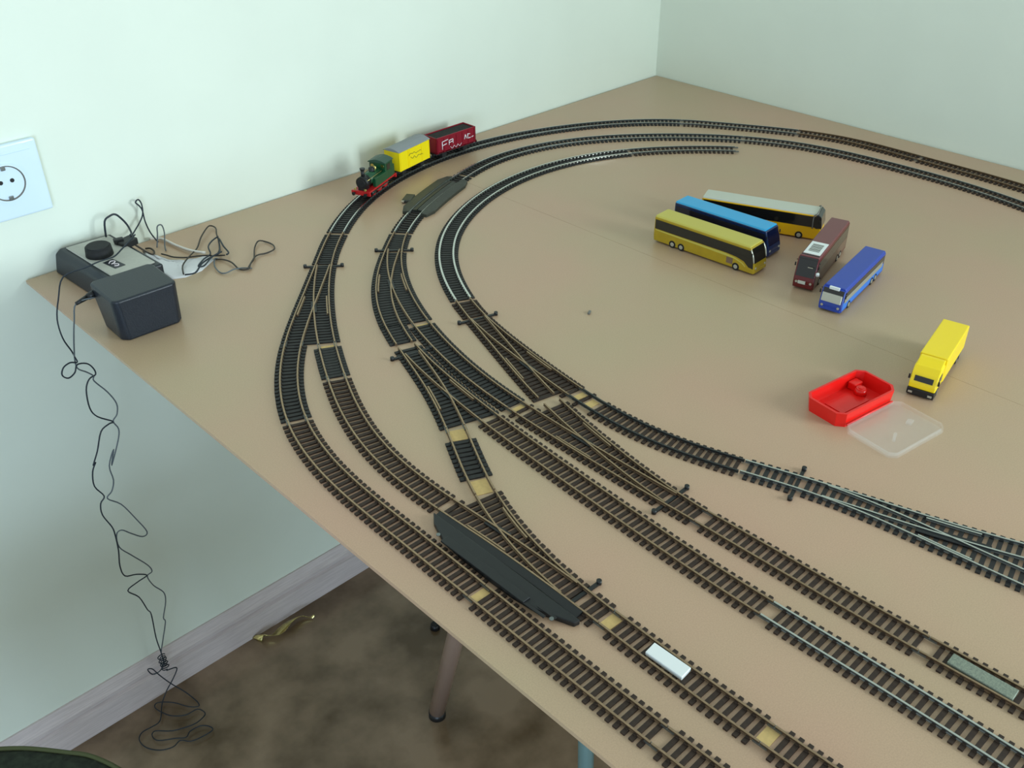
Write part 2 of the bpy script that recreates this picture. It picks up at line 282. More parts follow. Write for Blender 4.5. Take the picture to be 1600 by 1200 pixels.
# ------------------------------------------------------------------ model railway
ROUTES = {
 'A': [[-84.5,-860.3],[-83.5,-848.3],[-82.6,-836.4],[-81.6,-824.4],[-80.7,-812.4],[-79.8,-800.5],[-78.8,-788.5],[-77.9,-776.6],[-76.9,-764.6],[-76.0,-752.6],[-75.1,-740.7],[-74.0,-728.8],[-73.2,-716.9],[-72.5,-705.0],[-71.9,-693.1],[-71.4,-681.2],[-71.1,-669.2],[-70.9,-657.3],[-70.8,-645.3],[-70.7,-633.4],[-70.7,-621.4],[-70.7,-609.4],[-70.6,-597.3],[-70.6,-585.3],[-70.5,-573.2],[-70.3,-561.2],[-70.2,-549.1],[-70.1,-537.1],[-70.1,-525.0],[-70.2,-513.1],[-70.6,-501.1],[-71.2,-489.2],[-72.2,-477.4],[-73.6,-465.6],[-75.4,-454.0],[-77.7,-442.4],[-80.4,-431.0],[-83.6,-419.6],[-87.3,-408.3],[-91.3,-397.2],[-95.8,-386.1],[-100.5,-375.2],[-105.6,-364.3],[-110.8,-353.5],[-116.2,-342.8],[-121.8,-332.0],[-127.4,-321.4],[-133.2,-310.7],[-138.9,-300.1],[-144.7,-289.5],[-150.5,-279.0],[-156.4,-268.5],[-162.4,-258.1],[-168.5,-247.8],[-174.8,-237.7],[-181.3,-227.7],[-188.2,-218.0],[-195.3,-208.5],[-202.7,-199.3],[-210.5,-190.4],[-218.6,-181.7],[-227.1,-173.4],[-235.9,-165.3],[-244.9,-157.5],[-254.2,-150.0],[-263.8,-142.8],[-273.5,-135.8],[-283.5,-129.0],[-293.6,-122.5],[-303.9,-116.3],[-314.4,-110.3],[-325.0,-104.6],[-335.7,-99.1],[-346.5,-93.9],[-357.4,-88.9],[-368.4,-84.2],[-379.5,-79.7],[-390.7,-75.5],[-402.0,-71.6],[-413.4,-67.9],[-424.8,-64.5],[-436.3,-61.3],[-447.9,-58.4],[-459.6,-55.8],[-471.4,-53.5],[-483.2,-51.5],[-495.1,-49.7],[-507.1,-48.2],[-519.1,-47.0],[-531.2,-46.2],[-543.4,-45.6],[-555.6,-45.3],[-567.8,-45.3],[-580.1,-45.7],[-592.3,-46.3],[-604.6,-47.3],[-616.9,-48.6],[-629.1,-50.2],[-641.3,-52.2],[-653.4,-54.4],[-665.5,-57.0],[-677.5,-59.9],[-689.4,-63.2],[-701.2,-66.7],[-712.8,-70.6],[-724.4,-74.8],[-735.7,-79.3],[-746.9,-84.1],[-758.0,-89.2],[-768.9,-94.6],[-779.6,-100.4],[-790.1,-106.3],[-800.4,-112.6],[-810.5,-119.1],[-820.4,-125.9],[-830.2,-132.9],[-839.8,-140.1],[-849.2,-147.5],[-858.4,-155.1],[-867.5,-162.9],[-876.4,-170.9],[-885.2,-178.9],[-893.9,-187.1],[-902.5,-195.4],[-911.0,-203.8],[-919.5,-212.2],[-927.9,-220.7],[-936.4,-229.2],[-944.8,-237.7],[-953.2,-246.1],[-961.7,-254.6],[-970.1,-263.0],[-978.6,-271.4],[-987.0,-279.9],[-995.5,-288.3],[-1004.0,-296.7],[-1012.4,-305.1],[-1020.9,-313.5],[-1029.3,-322.0],[-1037.7,-330.5],[-1046.0,-339.1],[-1054.2,-347.8],[-1062.3,-356.5],[-1070.2,-365.5],[-1078.0,-374.5],[-1085.7,-383.7],[-1093.1,-393.1],[-1100.3,-402.6],[-1107.3,-412.4],[-1114.0,-422.3],[-1120.5,-432.4],[-1126.7,-442.6],[-1132.5,-453.1],[-1138.1,-463.7],[-1143.2,-474.4],[-1148.0,-485.4],[-1152.4,-496.5],[-1156.5,-507.7],[-1160.1,-519.1],[-1163.3,-530.6],[-1166.2,-542.2],[-1168.6,-553.8],[-1170.8,-565.6],[-1172.6,-577.4],[-1174.0,-589.3],[-1175.2,-601.2],[-1176.2,-613.1],[-1176.9,-625.1],[-1177.4,-637.0],[-1177.8,-649.0],[-1178.1,-661.0],[-1178.4,-672.9],[-1178.6,-684.9],[-1178.7,-696.9],[-1179.0,-708.8],[-1179.2,-720.8],[-1179.4,-732.7],[-1179.7,-744.7],[-1180.0,-756.6],[-1180.2,-768.5],[-1180.5,-780.5],[-1180.8,-792.4],[-1181.0,-804.4],[-1181.3,-816.3],[-1181.5,-828.3],[-1181.8,-840.2],[-1182.0,-852.2],[-1182.2,-864.1],[-1182.5,-876.1],[-1182.6,-888.0],[-1182.8,-900.0],[-1182.9,-912.0],[-1183.0,-923.9],[-1183.1,-935.9],[-1183.1,-947.8],[-1183.0,-959.8],[-1182.9,-971.8],[-1182.8,-983.7],[-1182.7,-995.7],[-1182.5,-1007.7],[-1182.4,-1019.7],[-1182.3,-1031.7],[-1182.2,-1043.7],[-1182.1,-1055.7],[-1181.9,-1067.7],[-1181.8,-1079.7],[-1181.7,-1091.7],[-1181.6,-1103.7],[-1181.5,-1115.7]],
 'B': [[-826.1,-129.9],[-835.7,-137.0],[-845.2,-144.2],[-854.5,-151.7],[-863.6,-159.2],[-872.6,-167.0],[-881.5,-174.9],[-890.2,-183.0],[-898.7,-191.2],[-907.1,-199.6],[-915.3,-208.2],[-923.3,-216.9],[-931.2,-225.8],[-938.9,-234.8],[-946.5,-244.0],[-953.9,-253.2],[-961.3,-262.6],[-968.5,-272.1],[-975.5,-281.6],[-982.5,-291.3],[-989.3,-301.0],[-996.0,-310.8],[-1002.6,-320.7],[-1009.1,-330.7],[-1015.5,-340.7],[-1021.7,-350.8],[-1027.9,-360.9],[-1033.9,-371.2],[-1039.8,-381.5],[-1045.6,-391.8],[-1051.3,-402.3],[-1056.8,-412.7],[-1062.3,-423.3],[-1067.7,-433.9],[-1073.0,-444.5],[-1078.2,-455.3],[-1083.3,-466.0],[-1088.2,-476.9],[-1093.0,-487.7],[-1097.7,-498.7],[-1102.1,-509.8],[-1106.2,-520.9],[-1110.1,-532.1],[-1113.7,-543.4],[-1117.0,-554.8],[-1119.9,-566.3],[-1122.5,-577.9],[-1124.7,-589.5],[-1126.5,-601.2],[-1128.0,-613.0],[-1129.1,-624.8],[-1129.9,-636.6],[-1130.4,-648.4],[-1130.7,-660.3],[-1130.7,-672.2],[-1130.5,-684.1],[-1130.1,-695.9],[-1129.7,-707.8],[-1129.2,-719.7],[-1128.7,-731.6],[-1128.2,-743.4],[-1127.9,-755.3],[-1127.6,-767.2],[-1127.5,-779.0],[-1127.4,-790.9],[-1127.5,-802.7],[-1127.6,-814.6],[-1127.8,-826.4],[-1128.1,-838.3],[-1128.5,-850.1],[-1128.8,-862.0],[-1129.2,-873.8],[-1129.6,-885.7],[-1130.0,-897.5],[-1130.4,-909.3],[-1130.7,-921.2],[-1131.0,-933.1],[-1131.2,-944.9],[-1131.4,-956.8],[-1131.6,-968.6],[-1131.7,-980.5],[-1131.7,-992.4],[-1131.6,-1004.3],[-1131.5,-1016.2],[-1131.3,-1028.0],[-1131.1,-1039.9],[-1130.8,-1051.9],[-1130.6,-1063.9],[-1130.4,-1075.9],[-1130.2,-1087.9],[-1130.0,-1099.9],[-1129.7,-1111.9],[-1129.5,-1123.9],[-1129.3,-1135.9],[-1129.1,-1147.9],[-1128.8,-1159.9],[-1128.6,-1171.9]],
 'C': [[-162.6,-885.6],[-160.3,-873.8],[-158.0,-862.1],[-155.8,-850.3],[-153.5,-838.5],[-151.2,-826.7],[-149.0,-814.9],[-146.7,-803.1],[-144.4,-791.4],[-142.1,-779.6],[-139.9,-767.8],[-137.5,-756.0],[-135.3,-744.2],[-133.4,-732.3],[-131.7,-720.5],[-130.3,-708.6],[-129.0,-696.8],[-128.0,-684.9],[-127.3,-673.0],[-126.7,-661.1],[-126.3,-649.2],[-126.1,-637.2],[-126.1,-625.3],[-126.2,-613.3],[-126.4,-601.4],[-126.8,-589.4],[-127.3,-577.4],[-127.8,-565.4],[-128.5,-553.4],[-129.2,-541.3],[-130.0,-529.3],[-131.0,-517.3],[-132.2,-505.4],[-133.5,-493.4],[-135.1,-481.5],[-136.9,-469.7],[-139.0,-458.0],[-141.5,-446.3],[-144.3,-434.7],[-147.6,-423.3],[-151.2,-412.0],[-155.2,-400.8],[-159.6,-389.7],[-164.4,-378.7],[-169.6,-368.0],[-175.0,-357.3],[-180.9,-346.8],[-187.0,-336.5],[-193.3,-326.3],[-200.0,-316.3],[-206.8,-306.5],[-214.0,-296.8],[-221.3,-287.3],[-228.8,-278.0],[-236.6,-268.9],[-244.5,-259.9],[-252.7,-251.1],[-261.0,-242.5],[-269.4,-234.0],[-278.1,-225.7],[-286.9,-217.6],[-295.8,-209.6],[-304.9,-201.8],[-314.2,-194.3],[-323.6,-186.9],[-333.2,-179.8],[-343.1,-172.9],[-353.1,-166.4],[-363.3,-160.1],[-373.7,-154.2],[-384.4,-148.6],[-395.2,-143.4],[-406.2,-138.6],[-417.5,-134.1],[-428.8,-130.1],[-440.4,-126.5],[-452.0,-123.4],[-463.7,-120.7],[-475.6,-118.5],[-487.4,-116.9],[-499.3,-115.7],[-511.2,-115.0],[-523.1,-114.9],[-535.0,-115.3],[-546.8,-116.2],[-558.5,-117.6],[-570.2,-119.6],[-581.8,-122.0],[-593.4,-124.8],[-604.9,-128.0],[-616.4,-131.5],[-627.8,-135.2],[-639.1,-139.1],[-650.5,-143.1],[-661.8,-147.3],[-673.0,-151.6],[-684.2,-156.0],[-695.3,-160.5],[-706.4,-165.2],[-717.3,-170.0],[-728.2,-175.0],[-738.8,-180.3],[-749.3,-185.8],[-759.7,-191.6],[-769.8,-197.7],[-779.8,-204.1],[-789.6,-210.8],[-799.2,-217.8],[-808.7,-225.0],[-818.1,-232.5],[-827.3,-240.0],[-836.5,-247.8],[-845.6,-255.6],[-854.6,-263.5],[-863.5,-271.6],[-872.3,-279.8],[-881.0,-288.0],[-889.5,-296.5],[-897.7,-305.1],[-905.8,-313.9],[-913.6,-323.0],[-921.2,-332.2],[-928.4,-341.7],[-935.3,-351.4],[-942.0,-361.3],[-948.2,-371.4],[-954.2,-381.7],[-959.9,-392.3],[-965.2,-402.9],[-970.3,-413.8],[-975.0,-424.7],[-979.6,-435.8],[-983.9,-447.0],[-988.0,-458.2],[-992.1,-469.5],[-996.0,-480.8],[-1000.0,-492.1],[-1003.9,-503.4],[-1008.0,-514.7],[-1012.1,-525.9],[-1016.4,-537.1],[-1020.8,-548.1],[-1025.5,-559.1],[-1030.3,-570.1],[-1035.3,-580.9],[-1040.5,-591.7],[-1045.8,-602.4],[-1051.3,-613.0],[-1056.8,-623.6],[-1062.4,-634.1],[-1068.0,-644.7],[-1073.5,-655.3],[-1079.0,-665.9],[-1084.2,-676.6],[-1089.3,-687.4],[-1094.1,-698.3],[-1098.6,-709.3],[-1102.8,-720.5],[-1106.7,-731.7],[-1110.2,-743.1],[-1113.5,-754.5],[-1116.4,-766.1],[-1119.0,-777.8],[-1121.2,-789.5],[-1123.2,-801.3],[-1124.8,-813.1],[-1126.2,-825.0],[-1127.4,-836.9],[-1128.3,-848.8],[-1129.1,-860.8],[-1129.7,-872.7],[-1130.1,-884.6],[-1130.4,-896.6],[-1130.7,-908.5],[-1130.9,-920.5],[-1131.1,-932.4],[-1131.2,-944.3],[-1131.3,-956.3],[-1131.4,-968.2],[-1131.4,-980.2],[-1131.5,-992.1],[-1131.4,-1004.1],[-1131.4,-1016.0],[-1131.2,-1028.0],[-1131.1,-1039.9],[-1131.0,-1051.9],[-1130.8,-1063.9],[-1130.7,-1075.9],[-1130.6,-1087.9],[-1130.5,-1099.9],[-1130.3,-1111.9],[-1130.2,-1123.9],[-1130.1,-1135.9],[-1130.0,-1147.9],[-1129.8,-1159.9],[-1129.7,-1171.9]],
 'E': [[-836.1,-249.9],[-845.7,-257.1],[-855.0,-264.5],[-864.1,-272.2],[-873.0,-280.1],[-881.7,-288.2],[-890.1,-296.5],[-898.3,-305.1],[-906.3,-313.9],[-914.0,-322.9],[-921.4,-332.2],[-928.6,-341.6],[-935.5,-351.3],[-942.1,-361.2],[-948.5,-371.3],[-954.5,-381.5],[-960.1,-392.0],[-965.5,-402.5],[-970.4,-413.3],[-975.1,-424.2],[-979.3,-435.2],[-983.3,-446.4],[-986.8,-457.7],[-990.1,-469.1],[-993.1,-480.6],[-995.8,-492.1],[-998.3,-503.7],[-1000.6,-515.4],[-1002.7,-527.1],[-1004.8,-538.8],[-1006.7,-550.5],[-1008.5,-562.3],[-1010.2,-574.0],[-1011.8,-585.8],[-1013.3,-597.6],[-1014.7,-609.4],[-1016.1,-621.2],[-1017.4,-633.0],[-1018.6,-644.8],[-1019.8,-656.6],[-1020.9,-668.4],[-1021.9,-680.2],[-1022.9,-692.1],[-1023.9,-703.9],[-1024.8,-715.7],[-1025.7,-727.6],[-1026.5,-739.4],[-1027.4,-751.2],[-1028.2,-763.1],[-1029.0,-774.9],[-1029.8,-786.8],[-1030.6,-798.6],[-1031.3,-810.5],[-1032.0,-822.3],[-1032.7,-834.2],[-1033.4,-846.0],[-1034.0,-857.9],[-1034.5,-869.8],[-1035.0,-881.6],[-1035.4,-893.5],[-1035.7,-905.4],[-1035.9,-917.2],[-1036.1,-929.1],[-1036.1,-941.0],[-1036.1,-952.8],[-1036.1,-964.7],[-1035.9,-976.6],[-1035.8,-988.4],[-1035.6,-1000.3],[-1035.4,-1012.2],[-1035.2,-1024.0],[-1035.1,-1035.9],[-1035.0,-1047.8],[-1034.9,-1059.7],[-1034.9,-1071.5],[-1034.9,-1083.4],[-1034.9,-1095.3],[-1035.0,-1107.2],[-1035.1,-1119.0],[-1035.3,-1130.9],[-1035.4,-1142.9],[-1035.5,-1154.9],[-1035.6,-1166.9],[-1035.8,-1178.9],[-1035.9,-1190.9],[-1036.0,-1202.9],[-1036.1,-1214.9],[-1036.3,-1226.9],[-1036.4,-1238.9],[-1036.5,-1250.9],[-1036.6,-1262.9]],
 'F': [[-701.6,-164.7],[-713.0,-168.5],[-724.2,-172.8],[-735.1,-177.5],[-745.8,-182.6],[-756.3,-188.1],[-766.5,-194.0],[-776.6,-200.3],[-786.3,-207.0],[-795.9,-214.0],[-805.2,-221.3],[-814.3,-229.0],[-823.2,-236.9],[-831.8,-245.1],[-840.2,-253.5],[-848.3,-262.2],[-856.2,-271.1],[-863.8,-280.2],[-871.0,-289.6],[-878.1,-299.2],[-884.8,-309.0],[-891.3,-318.9],[-897.5,-329.0],[-903.4,-339.3],[-909.2,-349.7],[-914.6,-360.3],[-919.9,-370.9],[-924.9,-381.7],[-929.7,-392.5],[-934.3,-403.5],[-938.7,-414.6],[-942.8,-425.7],[-946.7,-436.9],[-950.5,-448.2],[-954.0,-459.5],[-957.3,-470.9],[-960.5,-482.4],[-963.4,-493.9],[-966.2,-505.5],[-968.8,-517.1],[-971.2,-528.7],[-973.3,-540.4],[-975.3,-552.1],[-977.1,-563.8],[-978.6,-575.6],[-980.0,-587.3],[-981.1,-599.1],[-982.1,-611.0],[-983.0,-622.8],[-983.6,-634.6],[-984.2,-646.5],[-984.7,-658.4],[-985.2,-670.2],[-985.6,-682.1],[-985.9,-694.0],[-986.3,-705.9],[-986.5,-717.7],[-986.8,-729.6],[-987.0,-741.5],[-987.1,-753.3],[-987.2,-765.2],[-987.2,-777.1],[-987.2,-788.9],[-987.2,-800.8],[-987.1,-812.6],[-987.0,-824.5],[-986.8,-836.3],[-986.7,-848.2],[-986.6,-860.1],[-986.5,-871.9],[-986.4,-883.8],[-986.4,-895.7],[-986.3,-907.5],[-986.2,-919.4],[-986.2,-931.3],[-986.1,-943.1],[-986.1,-955.0],[-986.0,-966.9],[-985.9,-978.8],[-985.8,-990.7],[-985.7,-1002.5],[-985.5,-1014.4],[-985.3,-1026.3],[-985.1,-1038.2],[-984.8,-1050.0],[-984.4,-1061.9],[-984.1,-1073.8],[-983.7,-1085.6],[-983.2,-1097.5],[-982.8,-1109.3],[-982.3,-1121.2],[-981.8,-1133.2],[-981.4,-1145.2],[-980.9,-1157.2],[-980.4,-1169.2],[-980.0,-1181.1],[-979.5,-1193.1],[-979.0,-1205.1],[-978.6,-1217.1],[-978.1,-1229.1],[-977.6,-1241.1],[-977.1,-1253.1]],
 'H': [[-236.7,-354.1],[-244.3,-344.8],[-252.1,-335.6],[-260.2,-326.7],[-268.4,-318.0],[-276.9,-309.4],[-285.6,-301.1],[-294.4,-293.1],[-303.5,-285.2],[-312.8,-277.6],[-322.2,-270.2],[-331.9,-263.0],[-341.7,-256.1],[-351.8,-249.5],[-362.0,-243.2],[-372.4,-237.3],[-383.0,-231.6],[-393.8,-226.4],[-404.7,-221.5],[-415.9,-217.0],[-427.1,-212.9],[-438.5,-209.3],[-450.1,-206.0],[-461.8,-203.2],[-473.5,-200.8],[-485.4,-198.8],[-497.3,-197.2],[-509.2,-196.0],[-521.2,-195.3],[-533.2,-195.0],[-545.2,-195.1],[-557.2,-195.6],[-569.2,-196.5],[-581.1,-197.9],[-593.0,-199.6],[-604.8,-201.8],[-616.5,-204.3],[-628.2,-207.2],[-639.7,-210.5],[-651.2,-214.1],[-662.5,-218.1],[-673.7,-222.4],[-684.8,-227.1],[-695.7,-232.1],[-706.5,-237.5],[-717.1,-243.2],[-727.4,-249.2],[-737.6,-255.6],[-747.6,-262.3],[-757.3,-269.3],[-766.8,-276.6],[-775.9,-284.3],[-784.8,-292.3],[-793.4,-300.7],[-801.7,-309.3],[-809.7,-318.2],[-817.4,-327.4],[-824.7,-336.9],[-831.7,-346.6],[-838.4,-356.5],[-844.8,-366.7],[-850.9,-377.0],[-856.7,-387.5],[-862.2,-398.1],[-867.5,-408.9],[-872.5,-419.7],[-877.3,-430.7],[-881.9,-441.8],[-886.3,-452.9],[-890.6,-464.1],[-894.7,-475.4],[-898.8,-486.7],[-902.9,-497.9],[-907.0,-509.2],[-911.0,-520.5],[-915.1,-531.8],[-919.2,-543.1],[-923.2,-554.3],[-927.3,-565.6],[-931.3,-576.9],[-935.2,-588.2],[-939.1,-599.6],[-942.8,-611.0],[-946.4,-622.4],[-949.8,-633.8],[-953.1,-645.3],[-956.2,-656.9],[-959.1,-668.5],[-962.0,-680.2],[-964.6,-691.9],[-967.2,-703.6],[-969.6,-715.3],[-972.0,-727.1],[-974.2,-738.9],[-976.3,-750.7],[-978.3,-762.5],[-980.2,-774.3],[-981.8,-786.1],[-983.3,-798.0],[-984.5,-809.8],[-985.5,-821.7],[-986.3,-833.6],[-986.8,-845.6],[-987.1,-857.5],[-987.3,-869.5],[-987.3,-881.5],[-987.3,-893.5],[-987.1,-905.5],[-987.0,-917.5],[-986.8,-929.5],[-986.6,-941.5],[-986.4,-953.5],[-986.2,-965.5],[-986.0,-977.5],[-985.8,-989.5],[-985.6,-1001.4],[-985.4,-1013.4],[-985.2,-1025.4],[-984.9,-1037.4],[-984.6,-1049.4],[-984.3,-1061.3],[-984.0,-1073.3],[-983.6,-1085.3],[-983.2,-1097.3],[-982.8,-1109.2],[-982.4,-1121.2],[-982.0,-1133.2],[-981.5,-1145.2],[-981.1,-1157.2],[-980.7,-1169.2],[-980.3,-1181.2],[-979.8,-1193.1],[-979.4,-1205.1],[-979.0,-1217.1],[-978.6,-1229.1],[-978.1,-1241.1],[-977.7,-1253.1]],
 'M': [[-761.7,-272.2],[-771.0,-279.9],[-780.0,-287.8],[-788.6,-296.0],[-797.0,-304.5],[-805.1,-313.2],[-812.9,-322.2],[-820.4,-331.5],[-827.6,-340.9],[-834.6,-350.6],[-841.2,-360.5],[-847.6,-370.6],[-853.6,-380.9],[-859.4,-391.3],[-864.9,-401.9],[-870.1,-412.6],[-874.9,-423.5],[-879.4,-434.5],[-883.5,-445.7],[-887.3,-456.9],[-890.9,-468.3],[-894.1,-479.7],[-897.0,-491.3],[-899.7,-502.9],[-902.3,-514.5],[-904.6,-526.2],[-906.8,-537.9],[-908.9,-549.6],[-911.0,-561.4],[-912.9,-573.2],[-914.8,-585.0],[-916.7,-596.8],[-918.4,-608.6],[-920.1,-620.4],[-921.7,-632.3],[-923.2,-644.1],[-924.6,-656.0],[-925.7,-667.8],[-926.6,-679.7],[-927.2,-691.6],[-927.5,-703.5],[-927.4,-715.3],[-926.9,-727.2],[-926.0,-739.0],[-924.7,-750.8],[-923.0,-762.5],[-920.9,-774.2],[-918.5,-785.8],[-915.7,-797.4],[-912.7,-809.0],[-909.4,-820.4],[-906.0,-831.9],[-902.5,-843.3],[-898.8,-854.7],[-895.2,-866.0],[-891.6,-877.4],[-888.1,-888.8],[-884.6,-900.2],[-881.3,-911.6],[-878.0,-923.1],[-874.8,-934.6],[-871.6,-946.0],[-868.5,-957.5],[-865.3,-969.0],[-862.0,-980.5],[-858.7,-991.9],[-855.3,-1003.3],[-851.8,-1014.7],[-848.1,-1026.0],[-844.3,-1037.3],[-840.3,-1048.5],[-836.2,-1059.7],[-832.2,-1071.0],[-828.1,-1082.3],[-824.1,-1093.6],[-820.0,-1104.9],[-815.9,-1116.2],[-811.9,-1127.5],[-807.8,-1138.8],[-803.8,-1150.1],[-799.7,-1161.4],[-795.7,-1172.7],[-791.6,-1184.0]],
 'Q': [[-825.3,-337.6],[-832.3,-347.5],[-839.0,-357.5],[-845.5,-367.6],[-851.6,-377.8],[-857.5,-388.1],[-863.1,-398.6],[-868.3,-409.2],[-873.3,-420.0],[-877.9,-430.9],[-882.2,-441.9],[-886.1,-453.0],[-889.7,-464.3],[-893.0,-475.7],[-896.0,-487.2],[-898.8,-498.7],[-901.4,-510.3],[-903.8,-522.0],[-906.1,-533.6],[-908.2,-545.4],[-910.2,-557.1],[-912.2,-568.9],[-914.1,-580.6],[-916.0,-592.4],[-917.8,-604.2],[-919.5,-616.0],[-921.1,-627.8],[-922.7,-639.6],[-924.1,-651.5],[-925.3,-663.3],[-926.3,-675.2],[-927.1,-687.0],[-927.5,-698.9],[-927.6,-710.7],[-927.3,-722.5],[-926.6,-734.3],[-925.4,-746.1],[-923.8,-757.8],[-921.8,-769.5],[-919.5,-781.1],[-916.7,-792.7],[-913.7,-804.2],[-910.4,-815.7],[-906.9,-827.1],[-903.3,-838.5],[-899.7,-849.8],[-896.1,-861.2],[-892.6,-872.6],[-889.3,-884.0],[-886.3,-895.5],[-883.6,-907.0],[-881.2,-918.5],[-879.1,-930.2],[-877.3,-941.9],[-875.8,-953.6],[-874.5,-965.4],[-873.4,-977.2],[-872.5,-989.1],[-871.6,-1000.9],[-870.8,-1012.8],[-869.9,-1024.7],[-869.1,-1036.6],[-868.2,-1048.4],[-867.2,-1060.3],[-866.2,-1072.2],[-865.2,-1084.1],[-864.2,-1096.1],[-863.2,-1108.0],[-862.2,-1120.0],[-861.2,-1132.0],[-860.2,-1143.9],[-859.2,-1155.9],[-858.2,-1167.8],[-857.2,-1179.8],[-856.3,-1191.8],[-855.3,-1203.7]],
}

class Route:
    def __init__(s, pts):
        s.p = [Vector((x, y, 0)) for x, y in pts]; s.d = [0]
        for a, b in zip(s.p, s.p[1:]): s.d.append(s.d[-1] + (b-a).length)
        s.L = s.d[-1]
    def at(s, x):
        x = min(max(x, 0), s.L - .001); lo, hi = 0, len(s.d) - 1
        while hi - lo > 1:
            m_ = (lo + hi)//2
            if s.d[m_] <= x: lo = m_
            else: hi = m_
        t = (x - s.d[lo])/(s.d[hi] - s.d[lo]); p = s.p[lo].lerp(s.p[hi], t)
        a = s.p[max(lo-1, 0)]; b = s.p[lo+1]; c = s.p[lo]; e = s.p[min(lo+2, len(s.p)-1)]
        tg = ((b - a).normalized()*(1-t) + (e - c).normalized()*t).normalized()
        return p, tg
RT = {k: Route(v) for k, v in ROUTES.items()}
GO = 8.9                                        # half the distance between rail centres
SH, RH = 1.7, 4.4                               # sleeper top, rail top
def nrm(t): return Vector((-t.y, t.x, 0))
def rail_mesh(mb, pts, z0=SH, z1=RH, hw=.75):
    """rail section swept along a plan line: foot, web, head"""
    prof = [(-1.15, z0, 0), (1.15, z0, 0), (1.15, z0+.5, 0), (.45, z0+.8, 0), (hw, z1-.8, 0), (hw, z1, 1), (-hw, z1, 1), (-hw, z1-.8, 0), (-.45, z0+.8, 0), (-1.15, z0+.5, 0)]
    rings = []
    for i, p in enumerate(pts):
        t = (pts[min(i+1, len(pts)-1)] - pts[max(i-1, 0)]).normalized(); n = nrm(t)
        rings.append([mb.bm.verts.new((p.x + n.x*a, p.y + n.y*a, b)) for a, b, _ in prof])
    k = len(prof)
    for ra, rb in zip(rings, rings[1:]):
        for i in range(k):
            fc = mb.bm.faces.new((ra[i], rb[i], rb[(i+1) % k], ra[(i+1) % k])); fc.material_index = 1 if prof[i][2] and prof[(i+1) % k][2] else 0
    mb.bm.faces.new(rings[0]); mb.bm.faces.new(rings[-1][::-1])
    return mb
SLP = {}
def sleeper_mb(mb, length, wid, c=(0, 0), ang=0, offs=(-GO, GO)):
    R_ = Matrix.Rotation(ang, 4, 'Z'); C_ = Vector((c[0], c[1], 0))
    mb.box(C_ + Vector((0, 0, SH/2)), (wid, length, SH), ang)
    for o_ in offs:
        q = R_ @ Vector((0, o_, 0)); mb.box(C_ + q + Vector((0, 0, SH + .45)), (wid*.8, 4.4, .9), ang)
    return mb
def sleeper_mesh(length, wid, m_):
    key = (round(length), wid, m_.name)
    if key not in SLP: SLP[key] = sleeper_mb(MB(), length, wid).mesh('sleeper', m_)
    return SLP[key]
def rail_mats(style):
    return {'brown': [M['rail_side'], M['rail_top']], 'bright': [M['rail_bright'], M['rail_bright']], 'steel': [M['rail_steel'], M['rail_bright']], 'dark': [M['rail_dark'], M['rail_dark']]}[style]
def track(route, s0, s1, name, label, single=True, style='brown', sl='sleeper', pitch=7.1, wid=3.5, g0=1.8, g1=1.8, group=None, skip=(), patches=()):
    R_ = RT[route]; s0, s1 = max(s0, 0), min(s1, R_.L - .01)
    p0, t0 = R_.at(s0); ang0 = math.atan2(t0.y, t0.x)
    root = empty(name, (p0.x, p0.y, 0), 0, label, 'model track', group)
    n = max(2, int((s1 - s0)/9) + 1)
    for side in (1, -1):
        pts = []
        for i in range(n + 1):
            p, t = R_.at(s0 + .4 + (s1 - s0 - .8)*i/n); pts.append(p + nrm(t)*GO*side - p0)
        rail_mesh(MB(), pts, SH, RH, 1.15 if style == 'bright' else .8).build('rail', rail_mats(style), root)
        for s_ in (s0, ):
            p, t = R_.at(s_ + .5); q = p + nrm(t)*GO*side - p0
            MB().box((q.x, q.y, SH + .7), (11, 3.0, 1.4), math.atan2(t.y, t.x)).build('rail_joiner', M['rail_steel'], root)
    a, b = s0 + g0, s1 - g1; k = max(1, round((b - a)/pitch)); mb = MB()
    for i in range(k):
        s_ = a + (b - a)*(i + .5)/k
        if any(x0 < s_ < x1 for x0, x1 in skip): continue
        p, t = R_.at(s_); q = p - p0; ang = math.atan2(t.y, t.x)
        if single:
            o = D.objects.new('sleeper', sleeper_mesh(30, wid, M[sl])); COL.objects.link(o); o.parent = root
            o.location = (q.x*.001, q.y*.001, 0); o.rotation_euler = (0, 0, ang)
        else: sleeper_mb(mb, 30, wid, (q.x, q.y), ang)
    if not single: tag(mb.build('sleeper_row', M[sl], root), kind='stuff')
    else: mb.bm.free()
    for s_, ln in patches:
        p, t = R_.at(s_); q = p - p0
        MB().box((q.x, q.y, .3), (ln, 15.6, .6), math.atan2(t.y, t.x)).build('gap_patch', M['gappatch'], root)  # flat yellow patches added between the rails in the sleeper gaps
    return root
